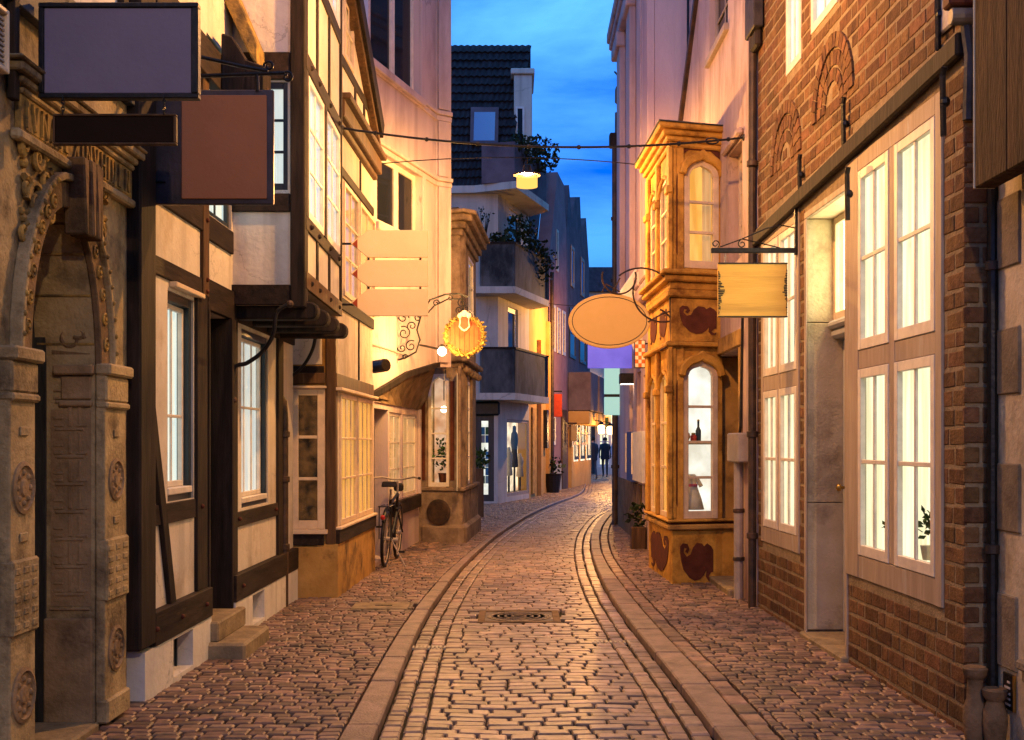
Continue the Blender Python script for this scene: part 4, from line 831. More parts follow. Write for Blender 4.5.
# ================================================================ far left: amber house, gabled houses
F6 = Fr((.448, 31.6), (1.065, 35.5), (6, 0)); t = thing('amber_house', 'narrow amber-lit house with a steep tiled roof past the balconies', 'house', (.3, 33.5, 0))
wall('wall', F6, 0, F6.L, -.1, 6.6, [], .3, M['amber'], t)
box('door', F6, F6.U(531), F6.U(535), .1, 2.4, .001, .05, M['yellow'], t); box('pilaster', F6, F6.U(537), F6.U(539), 0, 4.3, .001, .12, M['amber'], t); box('pilaster', F6, F6.U(546), F6.U(547.5), 0, 5, .001, .1, M['amber'], t)
box('letter_box', F6, F6.U(543), F6.U(544.8), 1.3, 2.4, .001, .12, M['iron'], t)
mb = MB(); rows = 12; cols_ = 7
for r in range(rows):
    for c in range(cols_):
        P = lambda rr, cc: F6.p(F6.L * cc / cols_, 6.55 + 4.2 * rr / rows, .12 - 2.2 * rr / rows)
        p, q, s, u = P(r, c), P(r, c + 1), P(r + 1, c + 1), P(r + 1, c); nn = V((.8, -.2, .5)).normalized() * .06
        mb.add([p + nn, (p + q) / 2 + nn * 1.8, q + nn, s, (s + u) / 2 + nn * .6, u], [[0, 1, 4, 5], [1, 2, 3, 4]]); mb.add([p, q, q + nn, (p + q) / 2 + nn * 1.8, p + nn], [[0, 1, 2, 3, 4]])
mb.build('roof', rough_mat('brown_roof_tiles', (.05, .03, .025), (.11, .06, .05), 5, .7, .4, 30), t, fixn=False)
f = Fr((.448 - 1.5, 31.65), (.448, 31.6)); MB().prism(f, [(-.6, 6.5), (1.5, 6.5), (-.6, 10.6)], -.3, 0).build('gable_wall', GW, t)
MB().tube([F6.p(F6.U(548), .1, .12), F6.p(F6.U(548), 6.5, .12)], .06, 8).build('downpipe', M['pipe'], t)
F7 = Fr((1.065, 35.5), (1.77, 38.7), (6, 0)); t = thing('mauve_gable_house', 'mauve gabled house with three tall first-floor windows and a red sign', 'house', (1.2, 37, 0))
P7 = lambda x, y: F7.uz(x, y); gm = [P7(548, 500), P7(548.5, 360), P7(549.5, 255), P7(557.5, 172), P7(564, 185), P7(567.3, 250), P7(567.3, 500)]
MB().prism(F7, gm, -.4, 0).build('wall', M['mauve'], t)
MB().ball(F7.p(F7.U(553), F7.z(553, 148), -.6), .22, 12).build('finial', M['plum'], t, smooth=True); MB().prism(F7, [P7(549.5, 255), P7(552, 160), P7(555, 160), P7(557.5, 172)], -.9, -.41).build('chimney', M['plum'], t)
for a, b in ((552, 555), (557, 560), (562, 565)): window(F7, t, F7.U(a), F7.U(b), F7.z(555, 352), F7.z(555, 306), 1, 3, 'frame_white', d=.03, fw=.09, curtain='peach_glow')
window(F7, t, F7.U(556), F7.U(558), F7.z(555, 270), F7.z(555, 228), 1, 1, 'frame_warm', d=.03, fw=.08); window(F7, t, F7.U(551), F7.U(555), F7.z(555, 445), F7.z(555, 415), 1, 2, 'frame_white', d=.03, fw=.1)
box('base_panel', F7, F7.U(549), F7.U(560), -.1, F7.z(555, 464), .001, .05, M['stone_pale'], t); box('door', F7, F7.U(561), F7.U(565.5), 0, 2.5, .001, .05, M['brown_wood'], t)
o = thing('hanging_sign', 'plain red sign board hanging on the far mauve gabled house', 'sign', at(554.5, 417, 35.6), None)
a, b = at(548.3, 417, 35.7), at(562, 394, 35.7); MB().wbox(a.x, b.x, 35.66, 35.74, a.z, b.z).build('board', col('red_board', (.42, .045, .02)), o, .01); MB().tube([(a.x - .1, 35.7, b.z + .08), (b.x, 35.7, b.z + .08)], .025, 6).build('arm', M['iron'], o)
F8 = Fr((1.77, 38.7), (2.95, 45), (7, 0)); t = t8 = thing('dark_gable_house', 'dark plum gabled house with two box oriels far down the lane', 'house', (2, 42, 0))
P8 = lambda x, y: F8.uz(x, y)
MB().prism(F8, [P8(566.5, 500), P8(566.5, 230), P8(569, 185), P8(572, 222), P8(575, 197), P8(580, 197), P8(581.5, 235), P8(586, 218), P8(589, 265), P8(591, 500)], -.6, 0).build('wall', M['plum'], t)
for a, b, y0 in ((568, 576, 0), (578, 586, 2)):
    bx = MB().box(F8, F8.U(a), F8.U(b), F8.z(575, 412), F8.z(575, 375), .001, .75).build('oriel', M['plum'], t, .02); box('oriel_base', F8, F8.U(a), F8.U(b), F8.z(575, 425), F8.z(575, 412.5), .001, .7, M['amber'], t, .02)  # amber colour of the bases stands in for warm light on the undersides
    window(F8, t, F8.U(a + 1), F8.U(b - 1), F8.z(575, 360), F8.z(575, 312), 1, 2, 'frame_dark', d=.04, fw=.1); window(F8, t, F8.U(a + 2.5), F8.U(b - 2.5), F8.z(575, 290), F8.z(575, 250), 1, 1, 'frame_grey', d=.04, fw=.12)
box('shop_front', F8, F8.U(568), F8.U(588), -.1, F8.z(578, 428), .001, .12, M['amber'], t)
for a, b in ((570, 574), (576.5, 580.5), (583, 587)): window(F8, t, F8.U(a), F8.U(b), .9, 2.6, 1, 2, 'door_dark', d=.17, fw=.1, curtain='shop', name='shop_window')
FE = Fr((2.2, 57), (6.6, 57)); t = thing('far_house', 'pale grey house closing the end of the lane with a lit shop front', 'house', (4.3, 57, 0))
zE = lambda y: FE.z(600, y); sw_ = (FE.U(597.5), FE.U(611), .3, zE(424))
wall('wall', FE, 0, FE.L, -.1, zE(292), [sw_], .4, M['greywhite'], t); MB().prism(FE, [(-.2, zE(292)), (FE.L, zE(292)), (FE.L, zE(268)), (.3, zE(268))], -3, .3).build('roof', M['slate'], t)
window(FE, t, *sw_, cols=3, rows=5, frame='frame_white', d=.0, fw=.12, bw=.06, curtain='lit', name='shop_window')
for a, b in ((588, 594), (603, 609)): window(FE, t, FE.U(a), FE.U(b), zE(345), zE(310), 1, 2, 'frame_white', d=.04, fw=.1)
box('door', FE, FE.U(588), FE.U(595), 0, 2.6, .001, .08, M['door_dark'], t)
o = thing('fascia_sign', 'small blank yellow box sign over the lit shop at the lane end', 'sign', FE.p(FE.U(602), zE(430), .3)); box('board', FE, FE.U(596), FE.U(608), zE(429), zE(417), .3, .5, col('yellow_sign', (.55, .33, .03)), o, .03); box('panel', FE, FE.U(598), FE.U(602), zE(427.5), zE(419), .501, .53, M['iron'], o)

# small things that crowd the far end
for px, y0, y1, Yd, c_, lab in ((571, 425, 441, 38.6, (.45, .30, .12), 'small ochre projecting shop sign on the dark gabled house'), (592, 398, 408, 46.5, (.10, .12, .30), 'small dark blue projecting sign far down the lane'), (601, 402, 412, 50, (.5, .5, .48), 'small pale projecting sign near the lane end')):
    a, b = at(px, y1, Yd), at(px + 6, y0, Yd); o = thing('projecting_sign', lab, 'sign', a); MB().wbox(a.x, b.x, Yd, Yd + .08, a.z, b.z).build('panel', col('far_sign_%d' % px, c_), o, .01); MB().tube([(a.x - .2, Yd + .04, b.z + .06), (b.x, Yd + .04, b.z + .06)], .025, 6).build('arm', M['iron'], o)
for px, z_, Yd, k in ((573, 1.75, 41, 0), (583.5, 1.75, 45.5, 1)):
    f_ = F8; u_ = f_.U(px); p = f_.p(u_, z_, .95); o = thing('wall_lamp', ['small glowing wall lantern on the shop front of the dark gabled house', 'glowing wall lantern at the far corner of the dark gabled house', 'small glowing lantern on the mauve gabled house'][k], 'lamp', p, 'lanterns far down the lane')
    MB().lathe(p, [(.06, 0), (.10, .02), (.12, .26), (.06, .30)], k=8).build('glass', lamp_shade_mat('lantern_glow', (1, .66, .28), 8), o); MB().lathe(p + EZ * .3, [(.14, 0), (.05, .10), (.01, .14)], k=8).build('cap', M['iron'], o); MB().tube([f_.p(u_, z_ + .25, 0), f_.p(u_, z_ + .5, .5), p + EZ * .42], .02, 6).build('arm', M['iron'], o)
    l_ = bpy.data.lights.new('lantern_light', 'POINT'); l_.energy = 330; l_.color = WARM; l_.shadow_soft_size = .06; q_ = bpy.data.objects.new('lantern_light', l_); COL.objects.link(q_); q_.parent = o; q_.location = V((0, 0, .13)) + f_.n * .02
for a, b in ((569, 575), (577, 583)): window(F8, t8, F8.U(a), F8.U(b), F8.z(575, 445), F8.z(575, 432), 2, 1, 'frame_warm', d=.16, fw=.08, curtain='shop')
for k, (a, b) in enumerate(((612, 616), (618, 622))): window(FE, t, FE.U(a), FE.U(b), .9, 2.9, 1, 2, 'frame_white', d=.04, fw=.1, curtain='shop')  # added glowing windows that brighten the lane end
x, y = g(552.5, 492.5); o = thing('bollard_planter', 'dark planter tub at the wall foot of the mauve gabled house', 'planter', (x, y, 0)); MB().lathe((x, y, 0), [(.2, 0), (.26, .5), (.28, .55), (.22, .55)], k=14).build('tub', M['iron'], o); MB().leaves((x, y, .75), .3, 80, .14).build('foliage', M['leaf_dark'], o)

p = FE.p(FE.U(613.5), 3.4, .45); o = thing('wall_lamp', 'added wall lantern lighting the pale house closing the lane', 'lamp', p, 'lanterns far down the lane')
MB().lathe(p, [(.06, 0), (.12, .02), (.14, .30), (.06, .34)], k=8).build('glass', lamp_shade_mat('added_lantern_glow', (1, .66, .28), 8), o); MB().lathe(p + EZ * .34, [(.16, 0), (.05, .12), (.01, .16)], k=8).build('cap', M['iron'], o); MB().tube([FE.p(FE.U(613.5), 3.7, 0), FE.p(FE.U(613.5), 3.9, .3), p + EZ * .48], .02, 6).build('arm', M['iron'], o)
l_ = bpy.data.lights.new('lantern_light', 'POINT'); l_.energy = 700; l_.color = WARM; l_.shadow_soft_size = .06; q_ = bpy.data.objects.new('lantern_light', l_); COL.objects.link(q_); q_.parent = o; q_.location = (0, -.02, .15)  # added lantern, put here to light the end wall
# ================================================================ right: brick house
F2 = Fr((2.265, 6.0), (2.18, 10.62)); U = F2.U; L2 = F2.L
t = HR = thing('brick_house', 'red brick house with tall bright casements and a recessed white door on the right', 'house', (2.6, 8.3, 0))
g1 = (U(944), U(847), .585, 3.30); dz = (U(848.5), U(805.5), .03, 3.18); g2 = (U(800), U(762.5), .60, 3.26)
u1 = (U(838), U(812), 4.46, 5.7); u2 = (U(801.5), U(787), 4.38, 5.6)
holes = [g1, dz, g2, u1, u2]
wall('wall', F2, 0, L2, -.1, 6.6, holes, .30, M['mortar'], t)
# every brick its own little block (they are one surface of the wall)
mb = MB(); arcs = []
for px, top in ((786, 102), (833, 35)):
    uc_ = U(px); zt_ = F2.z(px, top); arcs.append((uc_, zt_ - .5))
bz0, bz1 = F2.uz(965, 45), F2.uz(754, 244)
def band(u): return bz0[1] + (bz1[1] - bz0[1]) * (u - bz0[0]) / (bz1[0] - bz0[0])
z = -.06; row = 0
def brick(a, b, z0, z1):
    bl = F2
    e = R.uniform(.000, .004); j = lambda: R.uniform(-.004, .004); c = .004
    A = [(a + j(), z0 + j()), (b + j(), z0 + j()), (b + j(), z1 + j()), (a + j(), z1 + j())]
    I = [(A[0][0] + c, A[0][1] + c), (A[1][0] - c, A[1][1] + c), (A[2][0] - c, A[2][1] - c), (A[3][0] + c, A[3][1] - c)]
    mb.add([F2.p(x, y, -.01) for x, y in A] + [F2.p(x, y, e * .5) for x, y in A] + [F2.p(x, y, e + .002) for x, y in I],
           [[0, 1, 5, 4], [1, 2, 6, 5], [2, 3, 7, 6], [3, 0, 4, 7], [4, 5, 9, 8], [5, 6, 10, 9], [6, 7, 11, 10], [7, 4, 8, 11], [8, 9, 10, 11]])
while z < 6.4:
    hh = .079 + R.uniform(-.003, .003); jz = .021; u = R.uniform(-.1, 0) if row % 2 else 0.0; k = row
    while u < L2:
        wdt = (.245 if (k % 2) else .118) * R.uniform(.92, 1.06); a, b = max(u, .0), min(u + wdt, L2); u += wdt + .017; k += 1
        segs = [(a, b)]
        for h in holes:
            if z + hh > h[2] - .004 and z < h[3] + .004:
                ns = []
                for (p, q) in segs:
                    if q <= h[0] or p >= h[1]: ns.append((p, q))
                    else:
                        if p < h[0]: ns.append((p, h[0] - .012))
                        if q > h[1]: ns.append((h[1] + .012, q))
                segs = ns
        for p, q in segs:
            if q - p < .03: continue
            m_ = (p + q) / 2
            if abs(z + hh / 2 - band(m_)) < .12: continue
            if any(.17 < math.hypot(m_ - ac, z + hh / 2 - az) < .52 and z + hh / 2 > az for ac, az in arcs): continue
            if any(abs(m_ - ac) < .52 and az - .55 < z + hh / 2 <= az and abs(m_ - ac) > .27 for ac, az in arcs): pass
            brick(p, q, z, z + hh)
    z += hh + jz; row += 1
for ac, az in arcs:
    for r0, r1, nb in ((.40, .50, 17), (.285, .385, 13), (.18, .265, 9)):
        for i in range(nb):
            a0, a1 = math.pi * (i + .07) / nb, math.pi * (i + .93) / nb; e = .018 if r0 > .35 else .010
            q = [(ac - r * math.cos(a), az + r * math.sin(a)) for r, a in ((r0, a0), (r0, a1), (r1, a1), (r1, a0))]
            mb.add([F2.p(x, y, -.01) for x, y in q] + [F2.p(x, y, e + R.uniform(-.003, .003)) for x, y in q], [[4, 5, 6, 7], [0, 1, 5, 4], [1, 2, 6, 5], [2, 3, 7, 6], [3, 0, 4, 7]])
mb.build('brickwork', M['brick'], t)
# near return of the brick house
FN = Fr((2.265, 6.0), (2.41, 6.0)); MB().box(FN, 0, .17, -.1, 6.6, -.28, -.002).build('return_wall', M['mortar'], t)
mb = MB(); z = -.05; row = 0
while z < 6.4:
    for a, b in (((-.006, .16),) if row % 2 else ((-.006, .07), (.088, .16))):
        mb.box(FN, a, b, z, z + .08, -.02, .008 + R.uniform(0, .004))
    z += .1; row += 1
mb.build('brickwork', M['brick'], t, .006)
# the wooden ledge above the ground floor
mb = MB(); n = 10; lo = [(-.02 + (L2 + .02) * i / n, band(-.02 + (L2 + .02) * i / n)) for i in range(n + 1)]
mb.prism(F2, [(u, z - .06) for u, z in lo] + [(u, z + .06) for u, z in lo[::-1]], .001, .055).build('ledge', M['timber'], t, .012)
mb = MB(); mb.prism(F2, [(u, z + .062) for u, z in lo] + [(u, z + .095) for u, z in lo[::-1]], .001, .025).build('ledge_cap', M['mortar'], t, .006)
GF = M['frame_grey']
def group(gq, ms, zz_):
    """grey outer frame with mullion and transom, four white casements in it"""
    a, b = min(gq[0], gq[1]), max(gq[0], gq[1]); s = [(min(q), max(q)) for q in ms]; s.sort()
    mb = MB(); mb.box(F2, a, s[0][0] - .004, gq[2], gq[3], -.03, .014); mb.box(F2, s[-1][1] + .004, b, gq[2], gq[3], -.03, .014)
    for l, r in zip(s, s[1:]): mb.box(F2, l[1] + .003, r[0] - .003, zz_[0], zz_[3] + .02, -.03, .011)
    mb.box(F2, s[0][0] - .004, s[-1][1] + .004, gq[2], zz_[0] - .003, -.03, .010); mb.box(F2, s[0][0] - .004, s[-1][1] + .004, zz_[3] + .003, gq[3], -.03, .013)
    for l in s: mb.box(F2, l[0], l[1], zz_[1] + .003, zz_[2] - .003, -.03, .009)
    mb.build('window_surround', GF, t, .004)
    for i, l in enumerate(s):
        for z0, z1 in ((zz_[0], zz_[1]), (zz_[2], zz_[3])):
            dp = z0 < 1 and gq is g1
            window(F2, t, l[0], l[1], z0, z1, cols=2, rows=2, frame='frame_white', d=.016, fw=.058, bw=.026, curtain='lit', depth=.034, cgap=.10 + .006 * i if dp else .012, cext=.40 if dp else .06)
group(g1, [(U(890.5), U(860)), (U(937), U(896.5))], (.735, 1.92, 2.045, 3.19))
group(g2, [(U(779), U(764.8)), (U(798), U(780.6))], (.735, 1.89, 2.02, 3.15))
for q in (u1, u2):
    window(F2, t, q[0], q[1], q[2], q[3], 2, 2, 'frame_white', d=.01, fw=.055, curtain='blue_glow')  # pale blue glow stands in for sky reflected in these upper panes
# door recess
da, db = min(dz[:2]), max(dz[:2])
MB().box(F2, da + .001, da + .05, -.02, dz[3] - .05, -.29, .012).box(F2, db - .05, db - .001, -.02, dz[3] - .05, -.002, .012).box(F2, da + .001, db - .001, dz[3] - .049, dz[3], -.02, .011).build('door_surround', GF, t, .004)
for k, (z0, z1) in enumerate(((.05, 1.0), (1.005, 2.35), (2.355, 3.13))): box('jamb_slab', F2, db - .035, db - .002, z0, z1, -.285, -.004, M['reveal'], t, .005)
box('recess_ceiling', F2, da + .05, db - .04, 3.132, 3.16, -.29, -.02, M['frame_warm'], t)
do = box('door', F2, da + .05, db - .04, .04, 2.22, -.33, -.27, M['door_white'], t)
for a, b in ((.08, .40), (.46, .78)):
    for z0, z1 in ((.2, .9), (1.0, 2.05)): box('door_panel', F2, da + .05 + a, da + .05 + b, z0, z1, -.27, -.255, M['door_white'], do, .008)
MB().lathe(F2.p(db - .14, 1.12, -.27), [(.012, 0), (.012, .04), (.028, .05), (.028, .07), (.01, .08)], F2.n, 14).build('handle', M['brass'], do, smooth=True)
MB().box(F2, da + .05, db - .036, 2.23, 2.30, -.33, -.18).box(F2, da + .05, db - .036, 2.30, 2.36, -.33, -.15).build('door_head', M['door_white'], t, .02)
window(F2, t, da + .05, db - .036, 2.365, 3.13, 2, 1, 'frame_warm', d=-.2, fw=.05, curtain='lit_strong', cgap=.05, name='transom_window')
box('threshold', F2, da + .0, db - .0, -.06, .035, -.33, .05, M['step'], t, .012)
# eaves and gutter end at the near top corner
box('eaves_board', F2, .02, .32, 3.58, 4.2, .006, .03, M['cream'], t, .01)
MB().wbox(2.5, 7, 6.0, 10.6, 6.6, 6.75).build('roof', M['tile'], t)
gz = at(960, 18, 5.95); o = thing('gutter_outlet', 'grey lead gutter outlet above the brick corner at the upper right', 'gutter', (gz.x, gz.y, gz.z))
MB().tube([gz + V((-.055, -.02, 0)), gz + V((.06, -.02, 0))], .042, 14).build('outlet', col('lead', (.16, .15, .14), .5, .3), o, .006); MB().wbox(gz.x - .07, gz.x + .08, 5.9, 6.0, gz.z + .05, gz.z + .2).build('gutter', M['ox'], o, .01)
MB().tube([gz + V((.03, 0, -.03)), gz + V((.05, .0, -.18)), gz + V((.05, .02, -.5))], .03, 8).build('downpipe', M['slate'], o)
def anchor(px, y0, y1, label, d=.03):
    a = F2.uz(px, y0, d); b = F2.uz(px, y1, d); o = thing('wall_anchor', label, 'wall anchor', F2.p(a[0], (a[1] + b[1]) / 2, d), 'iron wall anchors on the brick house')
    MB().tube([F2.p(a[0] - .02, a[1], d + .01), F2.p(a[0], a[1] - .04, d + .012), F2.p(a[0], b[1], d + .008)], .017, 6).build('bar', M['iron'], o); MB().ball(F2.p(a[0], (a[1] + b[1]) / 2, d), .028, 8).build('bolt', M['iron'], o)
anchor(845, 98, 150, 'iron wall anchor above the ledge over the bright near casements'); anchor(849, 168, 220, 'iron wall anchor just below the ledge beside the white door recess', .07)
anchor(801, 155, 195, 'iron wall anchor above the ledge over the yellow board sign'); anchor(940, -20, 50, 'long iron wall anchor at the top above the near brick corner'); anchor(945, 68, 136, 'long iron wall anchor below the ledge at the near brick corner', .07)
# plants on the near sill
for px, lab, mt_, hh, rr in ((928, 'green potted plant glowing behind the lower near casement', 'leaf', .26, .09), (889, 'small yellow flowerpot behind the lower near casement', 'y', .1, .05)):
    p = F2.p(U(px, -.06), .80, -.062); o = thing('potted_plant', lab, 'plant', p)
    MB().lathe(p, [(rr * .35, 0), (rr * .5, .08), (rr * .4, .08)], k=12).build('pot', M['frame_warm'] if mt_ == 'leaf' else col('yellow_pot', (.7, .45, .02)), o)
    MB().leaves(p + EZ * (.1 + hh * .4), rr * .42, 40 if mt_ == 'leaf' else 14, .05, 2.2 if mt_ == 'leaf' else 1).build('foliage', M['leaf'], o)
# ================================================================ right: near stone house, board, guard stones
FR = Fr((2.40, -2), (2.40, 6.0)); t = thing('sandstone_house', 'near right house of yellowish rough stone with grey quoins', 'house', (2.6, 4, 0))
wall('wall', FR, 0, FR.L, -.1, 6, [], .3, M['rough_render'], t)
MB().wbox(2.7, 7, -2, 6, 6, 6.15).build('roof', M['tile'], t)
for i, (y0, y1) in enumerate(((530, 463), (395, 330), (270, 200), (665, 592), (140, 75))): box('quoin', FR, FR.U(1021 if i != 3 else 1018), FR.U(995.5), FR.z(1000, y0), FR.z(1000, y1), -.01, .012, M['stone_grey'], t, .006)
o = thing('window_ledge', 'stone ledge end jutting from the near right wall above the black plate', 'ledge', FR.p(FR.U(1018), 0.37, .03)); MB().box(FR, FR.U(1100), FR.U(1015, .08), FR.z(1016, 662), FR.z(1016, 652), .0, .08).build('slab', M['stone_grey'], o, .01); MB().box(FR, FR.U(1090), FR.U(1021, .05), FR.z(1018, 676), FR.z(1018, 662.5), .0, .05).build('bracket', M['stone_grey'], o, .01)
o = thing('wall_plate', 'small black plate with pale lettering low on the near right wall', 'plate', FR.p(FR.U(1010), .35, .012)); a, b = FR.U(1015.5), FR.U(1006); z0, z1 = FR.z(1010, 709), FR.z(1010, 673)
box('plate', FR, a, b, z0, z1, .001, .016, M['iron'], o, .003); mb = MB()
for k, (q, w_) in enumerate(((.12, .5), (.28, .62), (.42, .4), (.58, .6), (.74, .3))): mb.box(FR, a + (b - a) * .2, a + (b - a) * (.2 + w_), z0 + (z1 - z0) * q, z0 + (z1 - z0) * (q + .06), .016, .018)
mb.build('lettering', M['frame_white'], o); MB().box(FR, a - .012, a - .001, z0, z1, .001, .016).build('rim', M['brass'], o)
for k, (px, zt, lab) in enumerate(((975, .36, 'worn vase-shaped stone guard at the foot of the brick corner'), (995, .27, 'smaller worn stone guard between brick corner and near right wall'))):
    y = 5.86 if k == 0 else 5.78; x = (px - CX) / F * y; o = thing('guard_stone', lab, 'guard stone', (x, y, 0), 'guard stones at the brick corner')
    MB().lathe((x, y, -.06), [(.035, 0), (.045, .05), (.058, .16), (.055, .22), (.04, .26), (.036, zt)], k=16).build('shaft', M['stone_brown'], o, smooth=.7)
    MB().lathe((x, y, zt - .06), [(.04, 0), (.055, .02), (.06, .05), (.05, .06)], k=16).build('cap', M['stone_brown'], o, smooth=.7)
o = thing('downpipe', 'dark downpipe in the corner between brick house and near right wall', 'downpipe', (2.375, 5.93, 0)); MB().tube([(2.375, 5.93, -.02), (2.375, 5.93, 5.5)], .026, 10).build('pipe', M['iron'], o)
for z in (.9, 2.3, 3.6): MB().lathe((2.375, 5.93, z), [(.027, 0), (.036, .005), (.036, .045), (.027, .05)]).build('clip', M['pipe'], o)
FBd = Fr((2.215, 2.0), (2.215, 5.745)); o = thing('wooden_shutter', 'big weathered brown wooden board hanging at the upper right corner', 'shutter', FBd.p(2.5, 2.66, 0)); 
mb = MB(); k = 5
for i in range(k): u = 1.9 + (FBd.L - 1.9) * i / k; MB().box(FBd, u + .002, u + (FBd.L - 1.9) / k - .002, FBd.z(975.5, 188), 4.6, -.10, 0).build('plank', M['board_wood'], o, .006)
box('edge_strip', FBd, FBd.L, FBd.L + .012, FBd.z(975.5, 188), 4.6, -.10, .004, M['stone_pale'], o); box('batten', FBd, 1.9, FBd.L, 4.0, 4.12, .001, .03, M['board_wood'], o); MB().wbox(2.22, 2.42, 4.5, 4.6, 3.4, 3.46).wbox(2.22, 2.42, 5.5, 5.6, 3.4, 3.46).build('hinge', M['iron'], o)
# ================================================================ right: rose house with side door
F3 = Fr((2.175, 10.66), (2.185, 15.45)); U = F3.U; t = thing('rose_house', 'weathered rose-plastered house with a recessed door between brick house and ornate bay', 'house', (2.5, 12.5, 0))
d3 = (U(741), U(718), .02, F3.z(730, 352)); wu = (U(728), U(709.5), F3.z(709.5, 60), 6.4); wm = (U(742), U(728.5), F3.z(735, 262), F3.z(735, 148))
def vtop(u):
    y = F3.p(u, 0).y; return 5.55 + (15.45 - y) * .82
wall('wall', F3, 0, F3.L, -.1, 8.3, [d3, wu, wm], .34, M['rosewall'], t, top=lambda u: max(-.1, vtop(u)))
beam('verge', F3, (F3.L + .02, 5.52), (F3.L - 3.4, 5.52 + 3.42 * .82), .10, -.1, .05, M['pipe'], t, px=False)
window(F3, t, *wu, 2, 2, 'frame_grey', d=-.06, fw=.09); box('sill', F3, wu[0] - .05, wu[1] + .05, wu[2] - .08, wu[2] - .004, -.05, .05, M['frame_grey'], t, .006)
window(F3, t, *wm, 1, 3, 'frame_warm', d=-.10, fw=.08, pane='dim'); box('window_hood', F3, wm[0] - .1, wm[1] + .1, wm[3] + .02, wm[3] + .09, .001, .06, M['rosewall'], t, .02)
do = box('door', F3, d3[0], d3[1], 0, d3[3], -.36, -.31, M['door_dark'], t)
for z0, z1 in ((.3, 1.1), (1.25, 2.1)): box('door_panel', F3, d3[0] + .15, d3[1] - .15, z0, z1, -.309, -.295, M['door_dark'], do)
box('door_lintel', F3, d3[0] - .15, d3[1] + .1, d3[3] + .01, d3[3] + .17, .001, .04, M['ochre'], t, .01); box('door_step', F3, d3[0], d3[1], -.05, .06, -.3, .12, M['step'], t, .015)
box('door_reveal', F3, d3[1] - .03, d3[1] - .002, .02, d3[3] - .005, -.3, -.004, M['ochre'], t, .005); box('door_jamb', F3, d3[0] - .10, d3[0] - .003, 0, d3[3], .001, .03, M['ochre'], t, .01)
MB().wbox(2.085, 2.172, 10.35, 10.75, 5.05, 7.2).build('eaves', M['tile'], t, .01); MB().wbox(2.11, 2.172, 10.4, 10.7, 4.9, 5.049).build('eaves_corbel', M['timber'], t, .02)
box('edge_plaster', F3, .02, .17, 2.9, 5.0, .002, .03, M['stone_grey'], t, .02); MB().wbox(2.55, 7, 10.7, 15.4, 8.3, 8.4).build('roof', M['tile'], t)
o = thing('meter_box', 'grey meter box with a conduit beside the recessed rose-house door', 'meter box', F3.p(U(744), 1.4, 0)); a, b = U(751), U(739.5)
box('case', F3, a, b, F3.z(745, 462), F3.z(745, 433), .002, .12, M['greypipe'], o, .012); MB().tube([F3.p((a + b) / 2, F3.z(745, 462), .06), F3.p((a + b) / 2, -.02, .06)], .045, 10).build('conduit', M['greypipe'], o); MB().tube([F3.p((a + b) / 2, F3.z(745, 433), .05), F3.p((a + b) / 2 - .05, F3.z(745, 426), .05), F3.p((a + b) / 2 - .06, 2.9, .03)], .014, 6).build('cable', M['iron'], o)
for z in (.35, .8): MB().lathe(F3.p((a + b) / 2, z, .06), [(.047, 0), (.055, .005), (.055, .035), (.047, .04)]).build('clip', M['pipe'], o)
o = thing('downpipe', 'rusty dark downpipe at the joint of brick and rose houses', 'downpipe', (2.13, 10.64, 0)); MB().tube([(2.13, 10.64, -.02), (2.13, 10.64, 2.0), (2.132, 10.66, 3.6), (2.14, 10.64, 6.3)], .036, 10).build('pipe', M['pipe'], o)
for z in (.6, 1.5, 2.6, 3.9): MB().lathe((2.13, 10.64, z), [(.038, 0), (.05, .006), (.05, .05), (.038, .056)]).build('clip', M['pipe'], o)
# ================================================================ right: ornate yellow bay
C0, C1, C2 = (2.2, 12.56), (1.652, 12.39), (1.604, 14.09)
Fb1, Fb2 = Fr(C1, C0), Fr(C1, C2); Y_, OX = M['yellow'], M['ox']; U = Fb1.U; z4 = lambda y: Fb1.z(690, y); UB = Fb2.U
t = thing('ornate_bay', 'ochre two-storey ornate bay window with oxblood scroll ornament on the right', 'bay window', (1.9, 13, 0))
def ring(e, z0, z1, name, mat, bev=.01):
    a = V((C0[0], C0[1], 0)) + Fb1.n * e; b = Fb1.p(0, 0, e) ; c = Fb2.p(0, 0, e); d = Fb2.p(Fb2.L, 0, e)
    den = Fb1.u.x * Fb2.u.y - Fb1.u.y * Fb2.u.x; dd = c - b; k = (dd.x * Fb2.u.y - dd.y * Fb2.u.x) / den; x = b + Fb1.u * k
    return MB().plan([(a.x + .3, a.y), (a.x, a.y), (x.x, x.y), (d.x, d.y), (d.x + .6, d.y)], z0, z1).build(name, mat, t, bev)
zpl, zs0 = z4(530), z4(519)
ring(.0, -.1, zpl, 'plinth', M['yellow']); ring(.05, zpl + .001, zpl + .06, 'string_course', M['ochre'], .015); ring(.02, zpl + .061, zs0 - .03, 'string_course', M['ox']); ring(.06, zs0 - .029, zs0, 'sill', Y_, .01)
lw = (U(683), U(717.5), zs0 + .002, z4(361)); uw = (U(684), U(718.5), z4(268), z4(160))
zE0, zE1 = z4(347), z4(271)
sl = [(UB(670.3), UB(661), zs0 + .002, z4(372)), (UB(658.5), UB(651.5), zs0 + .002, z4(372))]; su = [(UB(670.3), UB(661), z4(268), z4(172)), (UB(658.5), UB(651.5), z4(268), z4(172))]
fx = lambda q: (min(q[0], q[1]), max(q[0], q[1]), q[2], q[3]); sl = [fx(q) for q in sl]; su = [fx(q) for q in su]
wall('wall', Fb1, 0, Fb1.L, zs0, zE0, [lw], .12, Y_, t); wall('wall', Fb2, 0, Fb2.L, zs0, zE0, sl, .12, Y_, t)
